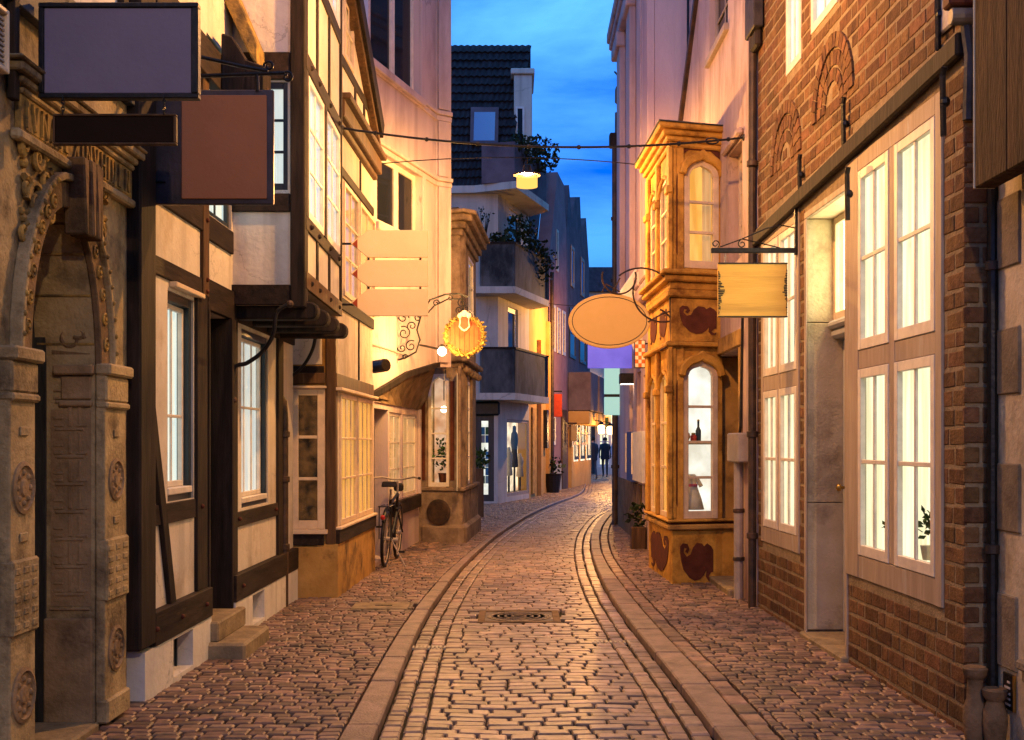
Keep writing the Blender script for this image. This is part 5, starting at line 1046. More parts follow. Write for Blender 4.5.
ring(.07, zE0, zE0 + .05, 'string_course', Y_, .012); ring(.01, zE0 + .051, zE1 - .28, 'frieze', Y_); ring(.05, zE1 - .279, zE1 - .2, 'string_course', Y_, .015); ring(.03, zE1 - .199, zE1 - .12, 'string_course', Y_); ring(.08, zE1 - .119, zE1 - .05, 'string_course', Y_, .015); ring(.12, zE1 - .049, zE1, 'sill', Y_, .012)
zC = z4(149); wall('upper_wall', Fb1, 0, Fb1.L, zE1, zC, [uw], .12, Y_, t); wall('upper_wall', Fb2, 0, Fb2.L, zE1, zC, su, .12, Y_, t)
for i, e in enumerate((.035, .07, .11, .16)): ring(e, zC + i * .055 + .001, zC + (i + 1) * .055, 'cornice', Y_, .013)
ring(.17, zC + .222, zC + .235, 'roof_edge', M['slate']); ring(.05, zC + .236, zC + .26, 'roof', M['slate'])
arch_window(Fb1, t, *lw, .15, 4, 'frame_warm', 'shop_cool', .34, fw=.06, bw=.028)
wo = arch_window(Fb1, t, *uw, .17, 3, 'frame_warm', 'lit_orange', .22, fw=.06, bw=.028)
for q in sl: window(Fb2, t, *q, cols=1, rows=3, frame='frame_warm', d=.01, fw=.05, bw=.03, curtain='lit_orange')
for q in su: window(Fb2, t, *q, cols=1, rows=3, frame='frame_warm', d=.01, fw=.05, bw=.03, curtain='peach_glow')
vs = []
for i in range(17):
    u = uw[0] + .02 + (uw[1] - uw[0] - .04) * i / 16; vs += [Fb1.p(u, uw[2], -.12 + .02 * math.sin(i * 2.3)), Fb1.p(u, uw[3], -.12 + .02 * math.sin(i * 2.3))]
for a, b in ((0, 5), (11, 16)): MB().add(vs[a * 2:b * 2 + 2], [[2 * i, 2 * i + 2, 2 * i + 3, 2 * i + 1] for i in range(b - a)]).build('curtain', M['peach_glow'], wo, smooth=True)
def hood(fr, q, e_):
    o_ = ogee(fr, q[0] - e_, q[1] + e_, q[3] - .15, q[3] + e_ * 1.6, 10); i_ = ogee(fr, q[0] + .0, q[1] - .0, q[3] - .165, q[3] + .01, 10)
    MB().prism(fr, o_ + i_[::-1], .001, .02 + e_ * .7).build('hood_mould', Y_, t, .012)
hood(Fb1, lw, .07); hood(Fb1, uw, .07)
for q in sl + su: hood(Fb2, q, .03)
def ornament(fr, u0, u1, z0, z1, kind=0):
    """oxblood painted scroll-edged panel"""
    P_ = [(0, .25), (0, .08), (.08, 0), (.22, .02), (.28, .16), (.22, .27), (.15, .22), (.2, .14), (.12, .12), (.10, .24), (.2, .36), (.32, .30), (.38, .13), (.5, 0), (.66, .02), (.72, .1), (.82, .02), (.94, .1), (1, .2), (1, .78), (.93, .80), (.86, .9), (.93, .96), (.99, .92), (.98, 1.0), (.86, 1.02), (.78, .9), (.8, .72), (.72, .86), (.6, .97), (.44, 1.0), (.28, .92), (.2, .82), (.1, .7), (.04, .5)]
    return MB().prism(fr, [(u0 + (u1 - u0) * a, z1 - (z1 - z0) * b) for a, b in P_], .0, .006).build('ornament', OX, t)
F_off = lambda fr, e: Fr((fr.p(0, 0, e).x, fr.p(0, 0, e).y), (fr.p(fr.L, 0, e).x, fr.p(fr.L, 0, e).y))
ornament(F_off(Fb1, .011), U(679), U(716), z4(334), z4(306)); ornament(F_off(Fb1, .001), U(680), U(713), .02, z4(543), 2)
ornament(F_off(Fb2, .011), .25, .75, z4(334), z4(306), 1); ornament(F_off(Fb2, .011), .95, 1.45, z4(334), z4(306), 3); ornament(F_off(Fb2, .001), .2, 1.45, .05, z4(538), 4)
def slim(fr, u0, u1, z0, z1, d=.002):
    m_ = (u0 + u1) / 2; h = (u1 - u0) / 2; MB().prism(fr, [(u0, z0 + .1), (m_ - h * .3, z0 + .04), (m_, z0), (m_ + h * .3, z0 + .04), (u1, z0 + .1), (u1, z1 - .12), (m_ + h * .45, z1 - .06), (m_ + h * .9, z1 - .03), (m_ + h * .2, z1), (m_ - h * .6, z1 - .03), (u0, z1 - .12)], d, d + .014).build('ornament', OX, t)
slim(Fb1, U(675.5), U(681), z4(512), z4(378)); slim(Fb1, U(675.5), U(681.5), z4(262), z4(172))
for fr, a, b in ((Fb1, .0, .04),): 
    for z0, z1 in ((zs0, zE0), (zE1, zC)): box('pilaster', fr, a, b, z0 + .002, z1 - .002, .001, .03, Y_, t, .01)
for a, b in ((UB(673) + .0, UB(670.8)), (UB(660.6), UB(658.9)), (UB(651), UB(649))):
    for z0, z1 in ((zs0, zE0), (zE1, zC)):
        box('pilaster', Fb2, a, b, z0 + .002, z1 - .002, .001, .045, Y_, t, .01); box('pilaster_capital', Fb2, min(a, b) - .02, max(a, b) + .02, z1 - .48, z1 - .40, .001, .07, Y_, t, .012)
for fr, q in ((Fb1, lw), (Fb1, uw)):
    c = (q[0] + q[1]) / 2; n = 9; pts = [(q[0] - .05 + (q[1] - q[0] + .06) * i / n, q[3] + .02 + .13 * math.sin(math.pi * i / n)) for i in range(n + 1)]
    zt = q[3] + .26 if q is uw else q[3] + .15
    if q is uw: MB().prism(fr, pts + [(q[1] + .01, zC - .01), (q[0] - .05, zC - .01)], .001, .012).build('ornament', OX, t)
# what stands in the lit shop bay
def in_bay(px, dd=-.17): return Fb1.p(U(px), zs0 + .09, dd)
p = in_bay(699); o = thing('dress', 'small white child dress displayed low in the lit ornate bay window', 'dress', p)
MB().lathe(p, [(.13, 0), (.10, .12), (.05, .26), (.055, .34), (.035, .37)], k=18).build('skirt', M['frame_white'], o, smooth=True); MB().tube([p + V((-.05, 0, .33)), p + V((-.1, 0, .24))], .022, 8).tube([p + V((.05, 0, .33)), p + V((.1, 0, .24))], .022, 8).build('sleeves', M['frame_white'], o); MB().lathe(p + EZ * .24, [(.06, 0), (.062, .02), (.06, .03)], k=16).build('sash', col('pink_sash', (.6, .15, .25)), o)
sh = MB().box(Fb1, lw[0] + .03, lw[1] - .03, z4(444.5), z4(442), -.30, -.06).build('display_shelf', M['frame_white'], t)
for px, lab, c_, k in ((692, 'rounded orange vase on the shelf in the lit ornate bay', (.6, .25, .05), 0), (706, 'slim dark bottle on the shelf in the lit ornate bay', (.03, .05, .08), 1), (701, 'little red jar on the shelf in the lit ornate bay', (.5, .06, .05), 2)):
    p = Fb1.p(U(px), z4(442), -.18); o = thing(('vase', 'bottle', 'jar')[k], lab, ('vase', 'bottle', 'jar')[k], p)
    pr = ([(.035, 0), (.06, .05), (.055, .09), (.025, .12), (.032, .14)], [(.028, 0), (.03, .12), (.012, .16), (.012, .22)], [(.03, 0), (.035, .06), (.02, .08)])[k]
    MB().lathe(p, pr, k=14).build('body', col('ware_%d' % k, c_, .3), o, smooth=True); MB().lathe(p + EZ * pr[-1][1], [(pr[-1][0] * 1.1, 0), (pr[-1][0] * 1.1, .015), (.004, .02)], k=12).build('rim', M['brass'], o)
p = Fb1.p(U(694), z4(436), -.2); o = thing('garland', 'hanging garland of coloured trinkets in the lit ornate bay', 'garland', p); mb = MB()
for i in range(14): mb.ball(Fb1.p(U(690.5) + .012 * math.sin(i * 2.1) , z4(414) - i * .022, -.16), .018, 6)
mb.build('beads', col('beads', (.4, .12, .10)), o); MB().tube([Fb1.p(U(690.5), z4(405), -.16), Fb1.p(U(690.5), z4(440), -.16)], .004, 5).build('string', M['iron'], o)
# ================================================================ right: tall classical house and beyond
E0, E1 = (1.847, 15.5), (1.905, 21.6); F5, F5s = Fr(E0, E1), Fr(E0, (5, 15.5)); U = F5.U; PK = M['pinkwall2']
t = thing('classical_house', 'tall pale pink house with pilasters and a heavy cornice behind the ornate bay', 'house', (2.2, 18, 0))
hw_ = [(U(x1), U(x0), z0, z1) for x0, x1 in ((626.5, 631.5), (637, 642.5)) for z0, z1 in ((4.2, 6.0), (6.6, 8.0))]
hw_ = [(min(a, b), max(a, b), c, d) for a, b, c, d in hw_]
dd_ = [(U(646), U(643.5), .1, 2.4), (U(641), U(637), .9, 2.5), (U(633), U(629.5), .9, 2.5)]; dd_ = [(min(a, b), max(a, b), c, d) for a, b, c, d in dd_]
wall('wall', F5, 0, F5.L, -.1, 10.5, hw_ + dd_, .25, PK, t); wall('side_wall', F5s, 0.001, F5s.L, -.1, 10.5, [], .25, PK, t)
for q in hw_: window(F5, t, *q, 2, 3, 'frame_white', d=-.08, fw=.07)
for q in dd_: window(F5, t, *q, 1, 2, 'frame_white', d=-.05, fw=.07, curtain='peach_glow')
for a, b in ((655, 649), (647.5, 643.5), (636, 632.5), (625.5, 622.5)):
    a, b = sorted((U(a) + .002, U(b))); box('pilaster', F5, a, b, 3.6, 8.3, .001, .10, PK, t, .01); box('pilaster_capital', F5, a - .05, b + .05, 8.05, 8.3, .002, .16, PK, t, .02); box('pilaster_base', F5, a - .04, b + .04, 3.6, 3.8, .002, .14, PK, t, .02)
for z0, z1, e in ((8.301, 8.5, .12), (8.501, 8.62, .16), (8.621, 8.8, .20), (3.4, 3.6, .12)): box('cornice', F5, -.0, F5.L, z0, z1, .001, e, PK, t, .02)
MB().wbox(2.2, 8, 15.5, 21.6, 10.5, 10.6).build('roof', M['tile'], t)
a, b = sorted((U(645), U(634))); f = Fr((F5.p(b, 0).x - .0, F5.p((a + b) / 2, 0).y), (F5.p(b, 0).x - .5, F5.p((a + b) / 2, 0).y))
MB().prism(f, [(0, 3.0), (0, 4.1), (.42, 3.5), (.40, 3.35), (.28, 3.3), (.22, 3.0), (.12, 2.75), (0, 2.6)], -.5, .5).build('door_hood', M['frame_white'], t, .02)
box('lower_cladding', F5, U(642), F5.L, -.05, .85, .001, .03, M['stone_brown'], t)
MB().tube([F5p for F5p in (F5s.p(.42, 5.4, .03), F5s.p(.42, 8, .03))], .015, 6).build('cable', M['iron'], t)
t = thing('dark_house', 'dark slate-hung house with a stepped roof edge beyond the classical house', 'house', (2.4, 24, 0)); F6r = Fr((1.93, 21.7), (2.42, 27.5))
wall('wall', F6r, 0, F6r.L, -.1, 7.4, [(.6, 1.4, 1, 2.4), (2.4, 3.2, 1, 2.4)], .3, M['plum'], t)
for q in ((.6, 1.4, 1, 2.4), (2.4, 3.2, 1, 2.4)): window(F6r, t, *q, 1, 2, 'frame_white', d=-.05, fw=.08, curtain='peach_glow')
for k in range(5): box('slate_course', F6r, -.02, F6r.L, 4.2 + k * .65, 4.83 + k * .65, .002, .10 - k * .008, M['slate'], t, .01)
MB().plan([(1.94, 21.64), (2.43, 27.5), (6, 27.5), (6, 21.64)], 7.4, 7.6).build('eaves', M['timber'], t, .02); MB().add([(1.96, 21.64, 7.6), (2.45, 27.5, 7.6), (4, 27.5, 11), (4, 21.64, 11), (4, 21.64, 7.6), (4, 27.5, 7.6)], [[0, 1, 2, 3], [0, 3, 4], [1, 5, 2], [3, 2, 5, 4], [0, 4, 5, 1]]).build('roof', M['tile'], t)
p = at(615, 145, 21.3); o = thing('downpipe', 'tall dark downpipe with a box hopper standing against the blue sky', 'downpipe', (p.x, p.y, 0)); MB().tube([(p.x, p.y, .0), (p.x, p.y, p.z)], .055, 10).build('pipe', M['pipe'], o); MB().wbox(p.x - .1, p.x + .1, p.y - .1, p.y + .1, p.z - .05, p.z + .2).build('hopper', M['timber'], o, .02)
for k in range(5): MB().wbox(p.x - .07, p.x + .12, p.y - .02, p.y + .02, 1 + k * 1.1, 1.06 + k * 1.1).build('clip', M['timber'], o)
p = at(620, 95, 21.4); o = thing('roof_lantern', 'small brown lantern box fixed at the dark roof edge against the sky', 'lantern', p)
MB().wbox(p.x - .08, p.x + .22, p.y - .1, p.y + .15, p.z - .12, p.z + .14).build('case', M['stone_brown'], o, .02); MB().tube([p + EZ * .14, p + EZ * .3, p + V((-.1, 0, .42))], .015, 6).build('arm', M['iron'], o)
# ================================================================ signs
def bar(mb, a, b, r=.012, k=6): return mb.tube([a, b], r, k)
Y1 = 5.2; A = lambda x, y: at(x, y, Y1)
o = thing('hanging_sign', 'large blank purple-grey framed sign at the upper left', 'sign', A(118, 98)); f = Fr((A(38, 0).x, Y1), (A(198, 0).x, Y1)); z0, z1 = A(38, 98).z, A(38, 2).z
MB().box(f, 0, f.L, z0, z0 + .022, -.05, .0).box(f, 0, f.L, z1 - .022, z1, -.05, .0).box(f, 0, .022, z0 + .022, z1 - .022, -.05, .001).box(f, f.L - .03, f.L, z0 + .022, z1 - .022, -.05, .001).build('frame', M['iron'], o, .004)
box('panel', f, .022, f.L - .03, z0 + .022, z1 - .022, -.04, -.008, rough_mat('purple_grey_panel', (.17, .145, .215), (.19, .165, .24), 3, .8, .2, 40), o)
o = thing('sign_pole', 'black iron pole with hook ends carrying the purple-grey sign at the left wall', 'bracket', A(14, 105)); mb = MB(); bar(mb, A(14, -60), A(14, 100), .022, 10); bar(mb, A(14, 74), A(40, 73), .01)
mb.build('pole', M['iron'], o); mb = MB().tube(arc(A(16, 90), EX, EZ, .03, -2, 3.6), .012, 6).tube([A(13, 100), A(12, 108), A(9, 113), A(11, 120)], .012, 6).tube([A(14, 100), A(17, 110), A(14, 116)], .01, 6); mb.build('hook', M['brass'], o)
o = thing('hanging_sign', 'narrow dark brown blank sign hung on chains below the purple-grey sign', 'sign', A(113, 145)); f = Fr((A(52.5, 0).x, Y1), (A(176, 0).x, Y1)); z0, z1 = A(38, 144.5).z, A(38, 113.5).z
MB().box(f, 0, f.L, z0, z0 + .01, -.03, .0).box(f, 0, f.L, z1 - .01, z1, -.03, .0).box(f, 0, .008, z0 + .01, z1 - .01, -.03, .001).box(f, f.L - .012, f.L, z0 + .01, z1 - .01, -.03, .001).build('frame', M['brown_wood'], o, .003)
box('panel', f, .008, f.L - .012, z0 + .01, z1 - .01, -.025, -.006, rough_mat('dark_brown_panel', (.012, .006, .003), (.017, .008, .004), 5, .9, .2, 40), o)
for px in (63, 164):
    mb = MB()
    for k in range(5): c = A(px, 98.5 + k * 3.4); ux = EX if k % 2 else V((0, 1, 0)); mb.tube(arc(c, ux, EZ, .0065, 0, 6.3, 10, .012), .0025, 5)
    mb.build('chain', M['iron'], o)
Y3 = 6.9; A3 = lambda x, y: at(x, y, Y3)
o = thing('hanging_sign', 'rust brown square sign on a dark metal plate hung from a scrolled bracket', 'sign', A3(210, 205)); f = Fr((A3(147, 0).x, Y3), (A3(273.5, 0).x, Y3))
box('plate', f, 0, f.L, A3(0, 204.5).z, A3(0, 89.5).z, -.03, 0, rough_mat('dark_metal_plate', (.035, .03, .035), (.07, .055, .06), 5, .35, .2, 40, metal=.4), o, .006)
box('panel', f, f.L * (182 - 147) / 126.5, f.L * (267 - 147) / 126.5, A3(0, 199).z, A3(0, 95.5).z, .001, .012, rough_mat('rust_brown_panel', (.36, .15, .072), (.40, .165, .082), 3, .85, .2, 40), o)
o = thing('sign_bracket', 'wrought iron bracket with curled ends above the rust brown sign', 'bracket', A3(150, 75)); mb = MB()
mb.tube([A3(147, 78), A3(285, 73)], .012, 6); mb.tube([A3(147, 50), A3(200, 57), A3(240, 66), A3(268, 71)], .012, 6); mb.tube([A3(257, 74), A3(257.5, 92)], .012, 6)
mb.tube(spiral(A3(287.5, 77), EX, EZ, .032, .012, 2.2, -1.1), .008, 6); mb.tube(spiral(A3(269, 66), EX, EZ, .03, .012, 3.4, -1.1), .008, 6)
mb.build('scrollwork', M['iron'], o); MB().tube([A3(146, 182), A3(166, 182)], .009, 6).build('stay', M['iron'], o)
# three arrow boards
Y4 = 11.0; A4 = lambda x, y: at(x, y, Y4); orange = rough_mat('pale_orange_board', (.78, .58, .31), (.84, .64, .36), 3, .5, .1, 30); redtip = col('red_tip', (.30, .05, .02))
for k, (yt, yb, nm) in enumerate(((230, 257.5, 'top'), (260, 286.5, 'middle'), (289, 316, 'bottom'))):
    o = thing('arrow_board', 'blank pale orange arrow board pointing left, %s of the three' % nm, 'sign', A4(391, yb), 'stack of three arrow boards')
    f = Fr((A4(350, 0).x, Y4), (A4(428, 0).x, Y4)); s = Y4 / F; m_ = (yt + yb) / 2; mt = m_ if k else 243
    P = lambda x, y: ((x - 350) * s, H + (CY - y) * s)
    tip = yt + 13.7
    MB().prism(f, [P(428, yb), P(428, yt), P(368, yt), P(350.5, tip), P(368, yb)], -.03, 0).build('board', orange, o, .004)
    MB().prism(f, [P(357.5, tip - 4.5), P(352.5, tip + .3), P(357.5, tip + 5)], .001, .004).build('tip', redtip, o)
o = thing('sign_bracket', 'pair of iron rods holding the three arrow boards to the timber corner', 'bracket', A4(345, 275)); mb = MB(); yb_ = V((0, .045, 0))
for y in (243, 304): mb.tube([A4(337, y) + yb_, A4(425, y + (0 if y < 250 else -26)) + yb_] if y < 250 else [A4(337, y) + yb_, A4(356, y) + yb_], .011, 6)
mb.tube([A4(368, 232) + yb_, A4(368, 314) + yb_], .012, 6); mb.tube([A4(420, 232) + yb_, A4(420, 314) + yb_], .012, 6)
mb.build('rods', M['iron'], o)
# wreath sign with bracket and wall lamp
Y5 = 15.1; A5_ = lambda x, y, dy=0: at(x, y, Y5 + dy)
o = thing('sign_bracket', 'ornate wrought iron scroll bracket carrying the wreath sign', 'bracket', A5_(398, 330)); mb = MB(); s5 = Y5 / F
mb.tube([A5_(396, 308), A5_(396, 363)], .016, 8); mb.tube([A5_(398, 360), A5_(405, 358), A5_(416, 352), A5_(420, 340), A5_(417, 330), A5_(422, 312), A5_(430, 300), A5_(445, 294.5), A5_(458, 293.5), A5_(468, 297)], .012, 6)
mb.tube([A5_(426, 315), A5_(434, 306), A5_(448, 299), A5_(462, 299)], .010, 6)
for x, y, r, a0, tn in ((403, 318, 6, 0, 1.3), (404, 333, 7, 2, -1.4), (411, 346, 6, 1, 1.3), (402, 348, 4.5, 3, 1.2), (412, 326, 5, 4, -1.3), (418, 318, 4, 1, 1.2), (436, 303, 3.5, 0, 1.3), (450, 298, 3, 2, -1.2), (462, 303, 5, 1, 1.4), (459, 310, 3.4, 4, -1.3), (466, 308, 3.4, 1, 1.3), (405, 357, 3, 0, 1.2)):
    mb.tube(spiral(A5_(x, y), EX, EZ, r * s5, r * s5 * .2, a0, tn, 18), .008, 5)
mb.tube([A5_(462, 296), A5_(463, 313)], .012, 6); mb.build('scrollwork', M['iron'], o)
c = A5_(464.5, 336); o = thing('wreath_sign', 'round plank sign ringed by a yellow leafy wreath with a red shield at its top', 'sign', c - EZ * .28)
MB().lathe(c + V((0, .02, 0)), [(.235, 0), (.235, .03), (.0, .03)], (0, -1, 0), 32).build('disc', col('warm_plank', (.36, .11, .04)), o); mb = MB()
for k in range(-3, 4): x = k * .06; h = math.sqrt(.22 ** 2 - x * x); mb.wbox(c.x + x - .003, c.x + x + .003, c.y - .013, c.y - .009, c.z - h, c.z + h)
mb.build('plank_joint', M['brown_wood'], o); mb = MB()
for k in range(60): a = k * 2 * math.pi / 60; mb.leaves(c + V((.235 * math.cos(a), -.005, .235 * math.sin(a))), .035, 9, .045)
mb.tube(arc(c, EX, EZ, .235, 0, 6.2832, 30), .024, 8); mb.build('wreath', rough_mat('golden_wreath', (.22, .14, .03), (.50, .34, .08), 20, .7, .4, 60, (.12, .13, .04), spots=.56, island=.3), o)
f = Fr((c.x - .5, c.y - .05), (c.x + .5, c.y - .05)); sp = [(-.055, .24), (.055, .24), (.05, .17), (.06, .12), (.03, .085), (0, .07), (-.03, .085), (-.06, .12), (-.05, .17)]
MB().prism(f, [(.5 + x * 1.2, c.z + (z - .155) * 1.2 + .155) for x, z in sp], -.02, 0).build('shield_rim', M['frame_white'], o, .004); MB().prism(f, [(.5 + x * .9, c.z + (z - .155) * .92 + .155) for x, z in sp], .001, .006).build('shield', col('shield_red', (.55, .09, .05)), o)
mb = MB()
for x, z, r in ((-.055, .25, .035), (.055, .25, .035), (0, .28, .042), (-.03, .27, .03), (.03, .27, .03)): mb.ball(V((c.x + x, c.y - .05, c.z + z)), r, 8)
mb.build('shield_crest', M['frame_white'], o, smooth=True)
# oval sign
Y6 = 12.42; A6 = lambda x, y: at(x, y, Y6); c = A6(609.5, 321); s6 = Y6 / F
o = thing('oval_sign', 'blank oval amber sign with a thin dark rim line over the lane', 'sign', c - EZ * .3); f = Fr((c.x - 1, Y6), (c.x + 1, Y6))
ov = lambda a, b, n=48: [(1 + a * math.cos(2 * math.pi * i / n), c.z + b * math.sin(2 * math.pi * i / n)) for i in range(n)]
amb = rough_mat('amber_sign_paint', (.78, .48, .12), (.84, .53, .15), 3, .5, .1, 30); MB().prism(f, ov(41 * s6, 27.5 * s6), -.035, 0).build('board', amb, o, .006)
q1, q2 = ov(37.6 * s6, 24.4 * s6), ov(36.9 * s6, 23.7 * s6); n = 48; mb = MB(); mb.add([f.p(*q, .0025) for q in q1] + [f.p(*q, .0025) for q in q2], [[i, (i + 1) % n, n + (i + 1) % n, n + i] for i in range(n)]); mb.build('rim_line', M['iron'], o)
o = thing('sign_bracket', 'wrought iron bracket of intersecting rings carrying the oval sign', 'bracket', A6(671, 312)); mb = MB(); pi = math.pi
mb.tube(arc(A6(619, 277), EX, EZ, 17 * s6, pi * .9, 2.1 * pi, 18), .010, 6); mb.tube(arc(A6(641, 303), EX, EZ, 35 * s6, pi * .72, -.25, 22), .010, 6); mb.tube(arc(A6(663, 292), EX, EZ, 30 * s6, pi * .85, pi * 1.6, 18), .010, 6); mb.tube(arc(A6(652, 330), EX, EZ, 22 * s6, -1.2, 1.2, 16), .010, 6); mb.tube([A6(602, 292), A6(606, 284), A6(620, 292)], .009, 6); mb.tube([A6(612, 293), A6(617, 284), A6(620, 278)], .009, 6); mb.tube([A6(670, 290), A6(671.5, 352)], .012, 6); mb.tube([A6(648, 322), A6(662, 314), A6(671, 311)], .009, 6)
mb.build('rings', M['pipe'], o)
# yellow board with its bracket
Y8 = 9.22; A8 = lambda x, y: at(x, y, Y8); f = Fr((A8(718, 0).x, Y8), (A8(787.5, 0).x, Y8)); o = thing('hanging_sign', 'worn mustard yellow board sign with ragged dark side edges', 'sign', A8(752, 318)); s8 = Y8 / F
box('board', f, 0, f.L, A8(0, 317.5).z, A8(0, 262.5).z, -.03, 0, rough_mat('mustard_board', (.60, .36, .06), (.70, .44, .09), 3, .55, .2, 30, (.42, .25, .05), (.3, 1, 4)), o, .008)
mb = MB(); zc = A8(0, 295).z
for k in range(26):
    z = zc + (k - 13) * .013 + .02; l = R.uniform(.006, .05) * (1.2 - abs(k - 13) / 13); mb.box(f, .001, l, z, z + .009, .0005, .003)
    l = R.uniform(.006, .035) * (1.2 - abs(k - 13) / 13); mb.box(f, f.L - l, f.L - .001, z + .01, z + .019, .0005, .003)
for a, b, e, g_ in ((0, f.L, A8(0, 264).z, A8(0, 262.6).z), (0, f.L, A8(0, 317.4).z, A8(0, 316).z)): mb.box(f, a, b, e, g_, .0005, .003)
mb.build('worn_edge', M['iron'], o); mb = MB()
for px in (725, 777):
    for k in range(4): mb.tube(arc(A8(px, 255 + k * 2.4), EX if k % 2 else V((0, 1, 0)), EZ, .007, 0, 6.3, 10, .012), .003, 5)
mb.build('chain', M['greypipe'], o)
o = thing('sign_bracket', 'straight black bar bracket with thin curls fixed to the brick wall', 'bracket', A8(798, 230)); mb = MB()
mb.wbox(A8(711, 0).x, A8(799, 0).x, Y8 - .015, Y8 + .015, A8(0, 253).z, A8(0, 248).z); mb.wbox(A8(794.5, 0).x, A8(802, 0).x, Y8 - .02, Y8 + .02, A8(0, 255).z, A8(0, 206).z); mb.build('bar', M['iron'], o, .004); mb = MB()
mb.tube([A8(720, 247), A8(742, 239), A8(765, 229), A8(780, 225), A8(795, 228)], .005, 5); mb.tube([A8(742, 239), A8(760, 243), A8(780, 248)], .005, 5); mb.tube(spiral(A8(715.5, 244), EX, EZ, 4 * s8, 1.5 * s8, -1, 1.2), .005, 5); mb.tube(spiral(A8(742, 244), EX, EZ, 4 * s8, 1.5 * s8, 2, 1.1), .005, 5); mb.build('curls', M['iron'], o)
# far signs
Y7 = 17.2; A7 = lambda x, y: at(x, y, Y7); a, b = A7(588, 368), A7(632, 344)
o = thing('hanging_sign', 'backlit blank blue-violet sign just below the oval sign', 'sign', A7(610, 368)); MB().wbox(a.x, b.x, Y7, Y7 + .08, a.z, b.z).build('panel', emit('blue_sign_glow', (.10, .09, .55), .75, (.17, .15, .75), 2), o, .004)
MB().wbox(a.x - .01, b.x + .01, Y7 - .01, Y7 + .09, b.z + .002, b.z + .03).build('rail', M['iron'], o); MB().tube([(b.x, Y7 + .04, b.z + .02), (1.9, Y7 + .04, b.z + .02)], .015, 6).build('arm', M['iron'], o)
Y9 = 16.4; A9 = lambda x, y: at(x, y, Y9); a, b = A9(634.5, 368), A9(645.5, 340); o = thing('checkered_panel', 'small orange and pale checkered panel beside the oval sign', 'sign', a); f = Fr((a.x, Y9), (b.x, Y9))
MB().box(f, 0, f.L, a.z, b.z, -.05, 0).build('frame', M['iron'], o, .004); m1 = MB(); m2 = MB()
for i in range(3):
    for j in range(7): (m1 if (i + j) % 2 else m2).box(f, .01 + i * .044, .01 + i * .044 + .042, a.z + .012 + j * .052, a.z + .012 + j * .052 + .05, .0005, .004)
m1.build('orange_square', col('orange_check', (.60, .13, .02)), o); m2.build('pale_square', M['frame_white'], o); MB().tube([(b.x, Y9, b.z - .05), (1.92, Y9, b.z - .05)], .012, 6).build('arm', M['iron'], o)
YA = 21.2; AA = lambda x, y: at(x, y, YA); a, b = AA(604.5, 415), AA(620, 367); o = thing('hanging_sign', 'tall pale mint lit sign split by a dark band below the blue sign', 'sign', a); mt_ = emit('mint_sign_glow', (.36, .62, .54), .8)
MB().wbox(a.x, b.x, YA, YA + .1, AA(0, 415).z, AA(0, 397).z).build('panel', mt_, o, .006); MB().wbox(a.x, b.x, YA, YA + .1, AA(0, 394).z, AA(0, 367).z).build('panel', mt_, o, .006); MB().wbox(a.x + .0, b.x + .05, YA + .02, YA + .08, AA(0, 396.9).z, AA(0, 394.1).z).build('band', M['iron'], o)
MB().tube([(b.x, YA + .05, AA(0, 395).z), (1.95, YA + .3, AA(0, 395).z)], .02, 6).build('arm', M['iron'], o)
p = at(626, 380, 18.6); o = thing('wall_lamp', 'dark box lamp on the classical house shining down its wall', 'lamp', p); MB().wbox(p.x - .1, p.x + .14, p.y - .12, p.y + .12, p.z - .06, p.z + .1).build('housing', M['iron'], o, .01); MB().wbox(p.x - .08, p.x + .12, p.y - .1, p.y + .1, p.z - .068, p.z - .061).build('lens', emit('lamp_lens', (1, .8, .55), 5), o)
for x0, x1, c_, lab in ((626.5, 631, (.03, .06, .30), 'blue flat sign board on the classical house, farther of the pair'), (632.5, 642.5, (.55, .55, .60), 'pale grey flat sign board on the classical house, nearer of the pair')):
    o = thing('flat_sign', lab, 'sign', F5.p(F5.U((x0 + x1) / 2), 1.2, .04)); pbox('board', F5, x0, x1, 432, 480, .035, .12, col('board_%d' % int(x0), c_), o); 
    u = F5.U(x0 + .2, .12); box('white_edge', F5, u - .0, u + .02, 1.0, 1.6, .121, .14, M['frame_white'], o)  # plain white strip along the board edge
# ================================================================ lamps and wires
shade = lamp_shade_mat('lamp_shade_glow', (1.0, .52, .11), 1.4)
def plight(name, p, power, r, par=None, colr=WARM):
    l = bpy.data.lights.new(name, 'POINT'); l.energy = power; l.color = colr; l.shadow_soft_size = r
    o = bpy.data.objects.new(name, l); COL.objects.link(o)
    if par: o.parent = par; o.location = V(p) - WL[par.name]
    else: o.location = p
    return o
def street_lamp(p, power, label, colr=WARM):
    o = thing('street_lamp', label, 'street lamp', p, 'street lamps hung over the lane')
    MB().lathe(p, [(.10, -.075), (.125, -.07), (.125, .055), (.10, .06)], k=26).build('shade', shade, o, smooth=.7, fixn=False)
    MB().lathe(p + EZ * .06, [(.125, 0), (.165, .005), (.165, .02), (.06, .05), (.035, .13), (.012, .14)], k=26).build('cap', M['iron'], o, smooth=.7)
    MB().tube([p + EZ * .19, p + EZ * .26], .01, 6).build('hook', M['iron'], o)
    plight('lamp_light', p, power, .05, o, colr); return o
pl = at(527, 181, 14.25)
street_lamp(pl, P_FAR, 'glowing amber drum street lamp hung on a wire above the lane')
street_lamp(V((.15, 8.4, 4.9)), P_MID_ASSUMED, 'assumed amber drum street lamp hung unseen high over the near lane', WARM_MID); street_lamp(V((1.5, -2.6, 5.0)), P_NEAR_ASSUMED, 'assumed amber drum street lamp hung unseen over the lane behind the viewpoint', WARM_NEAR)  # both lamps assumed from the warm light on the facades, out of view
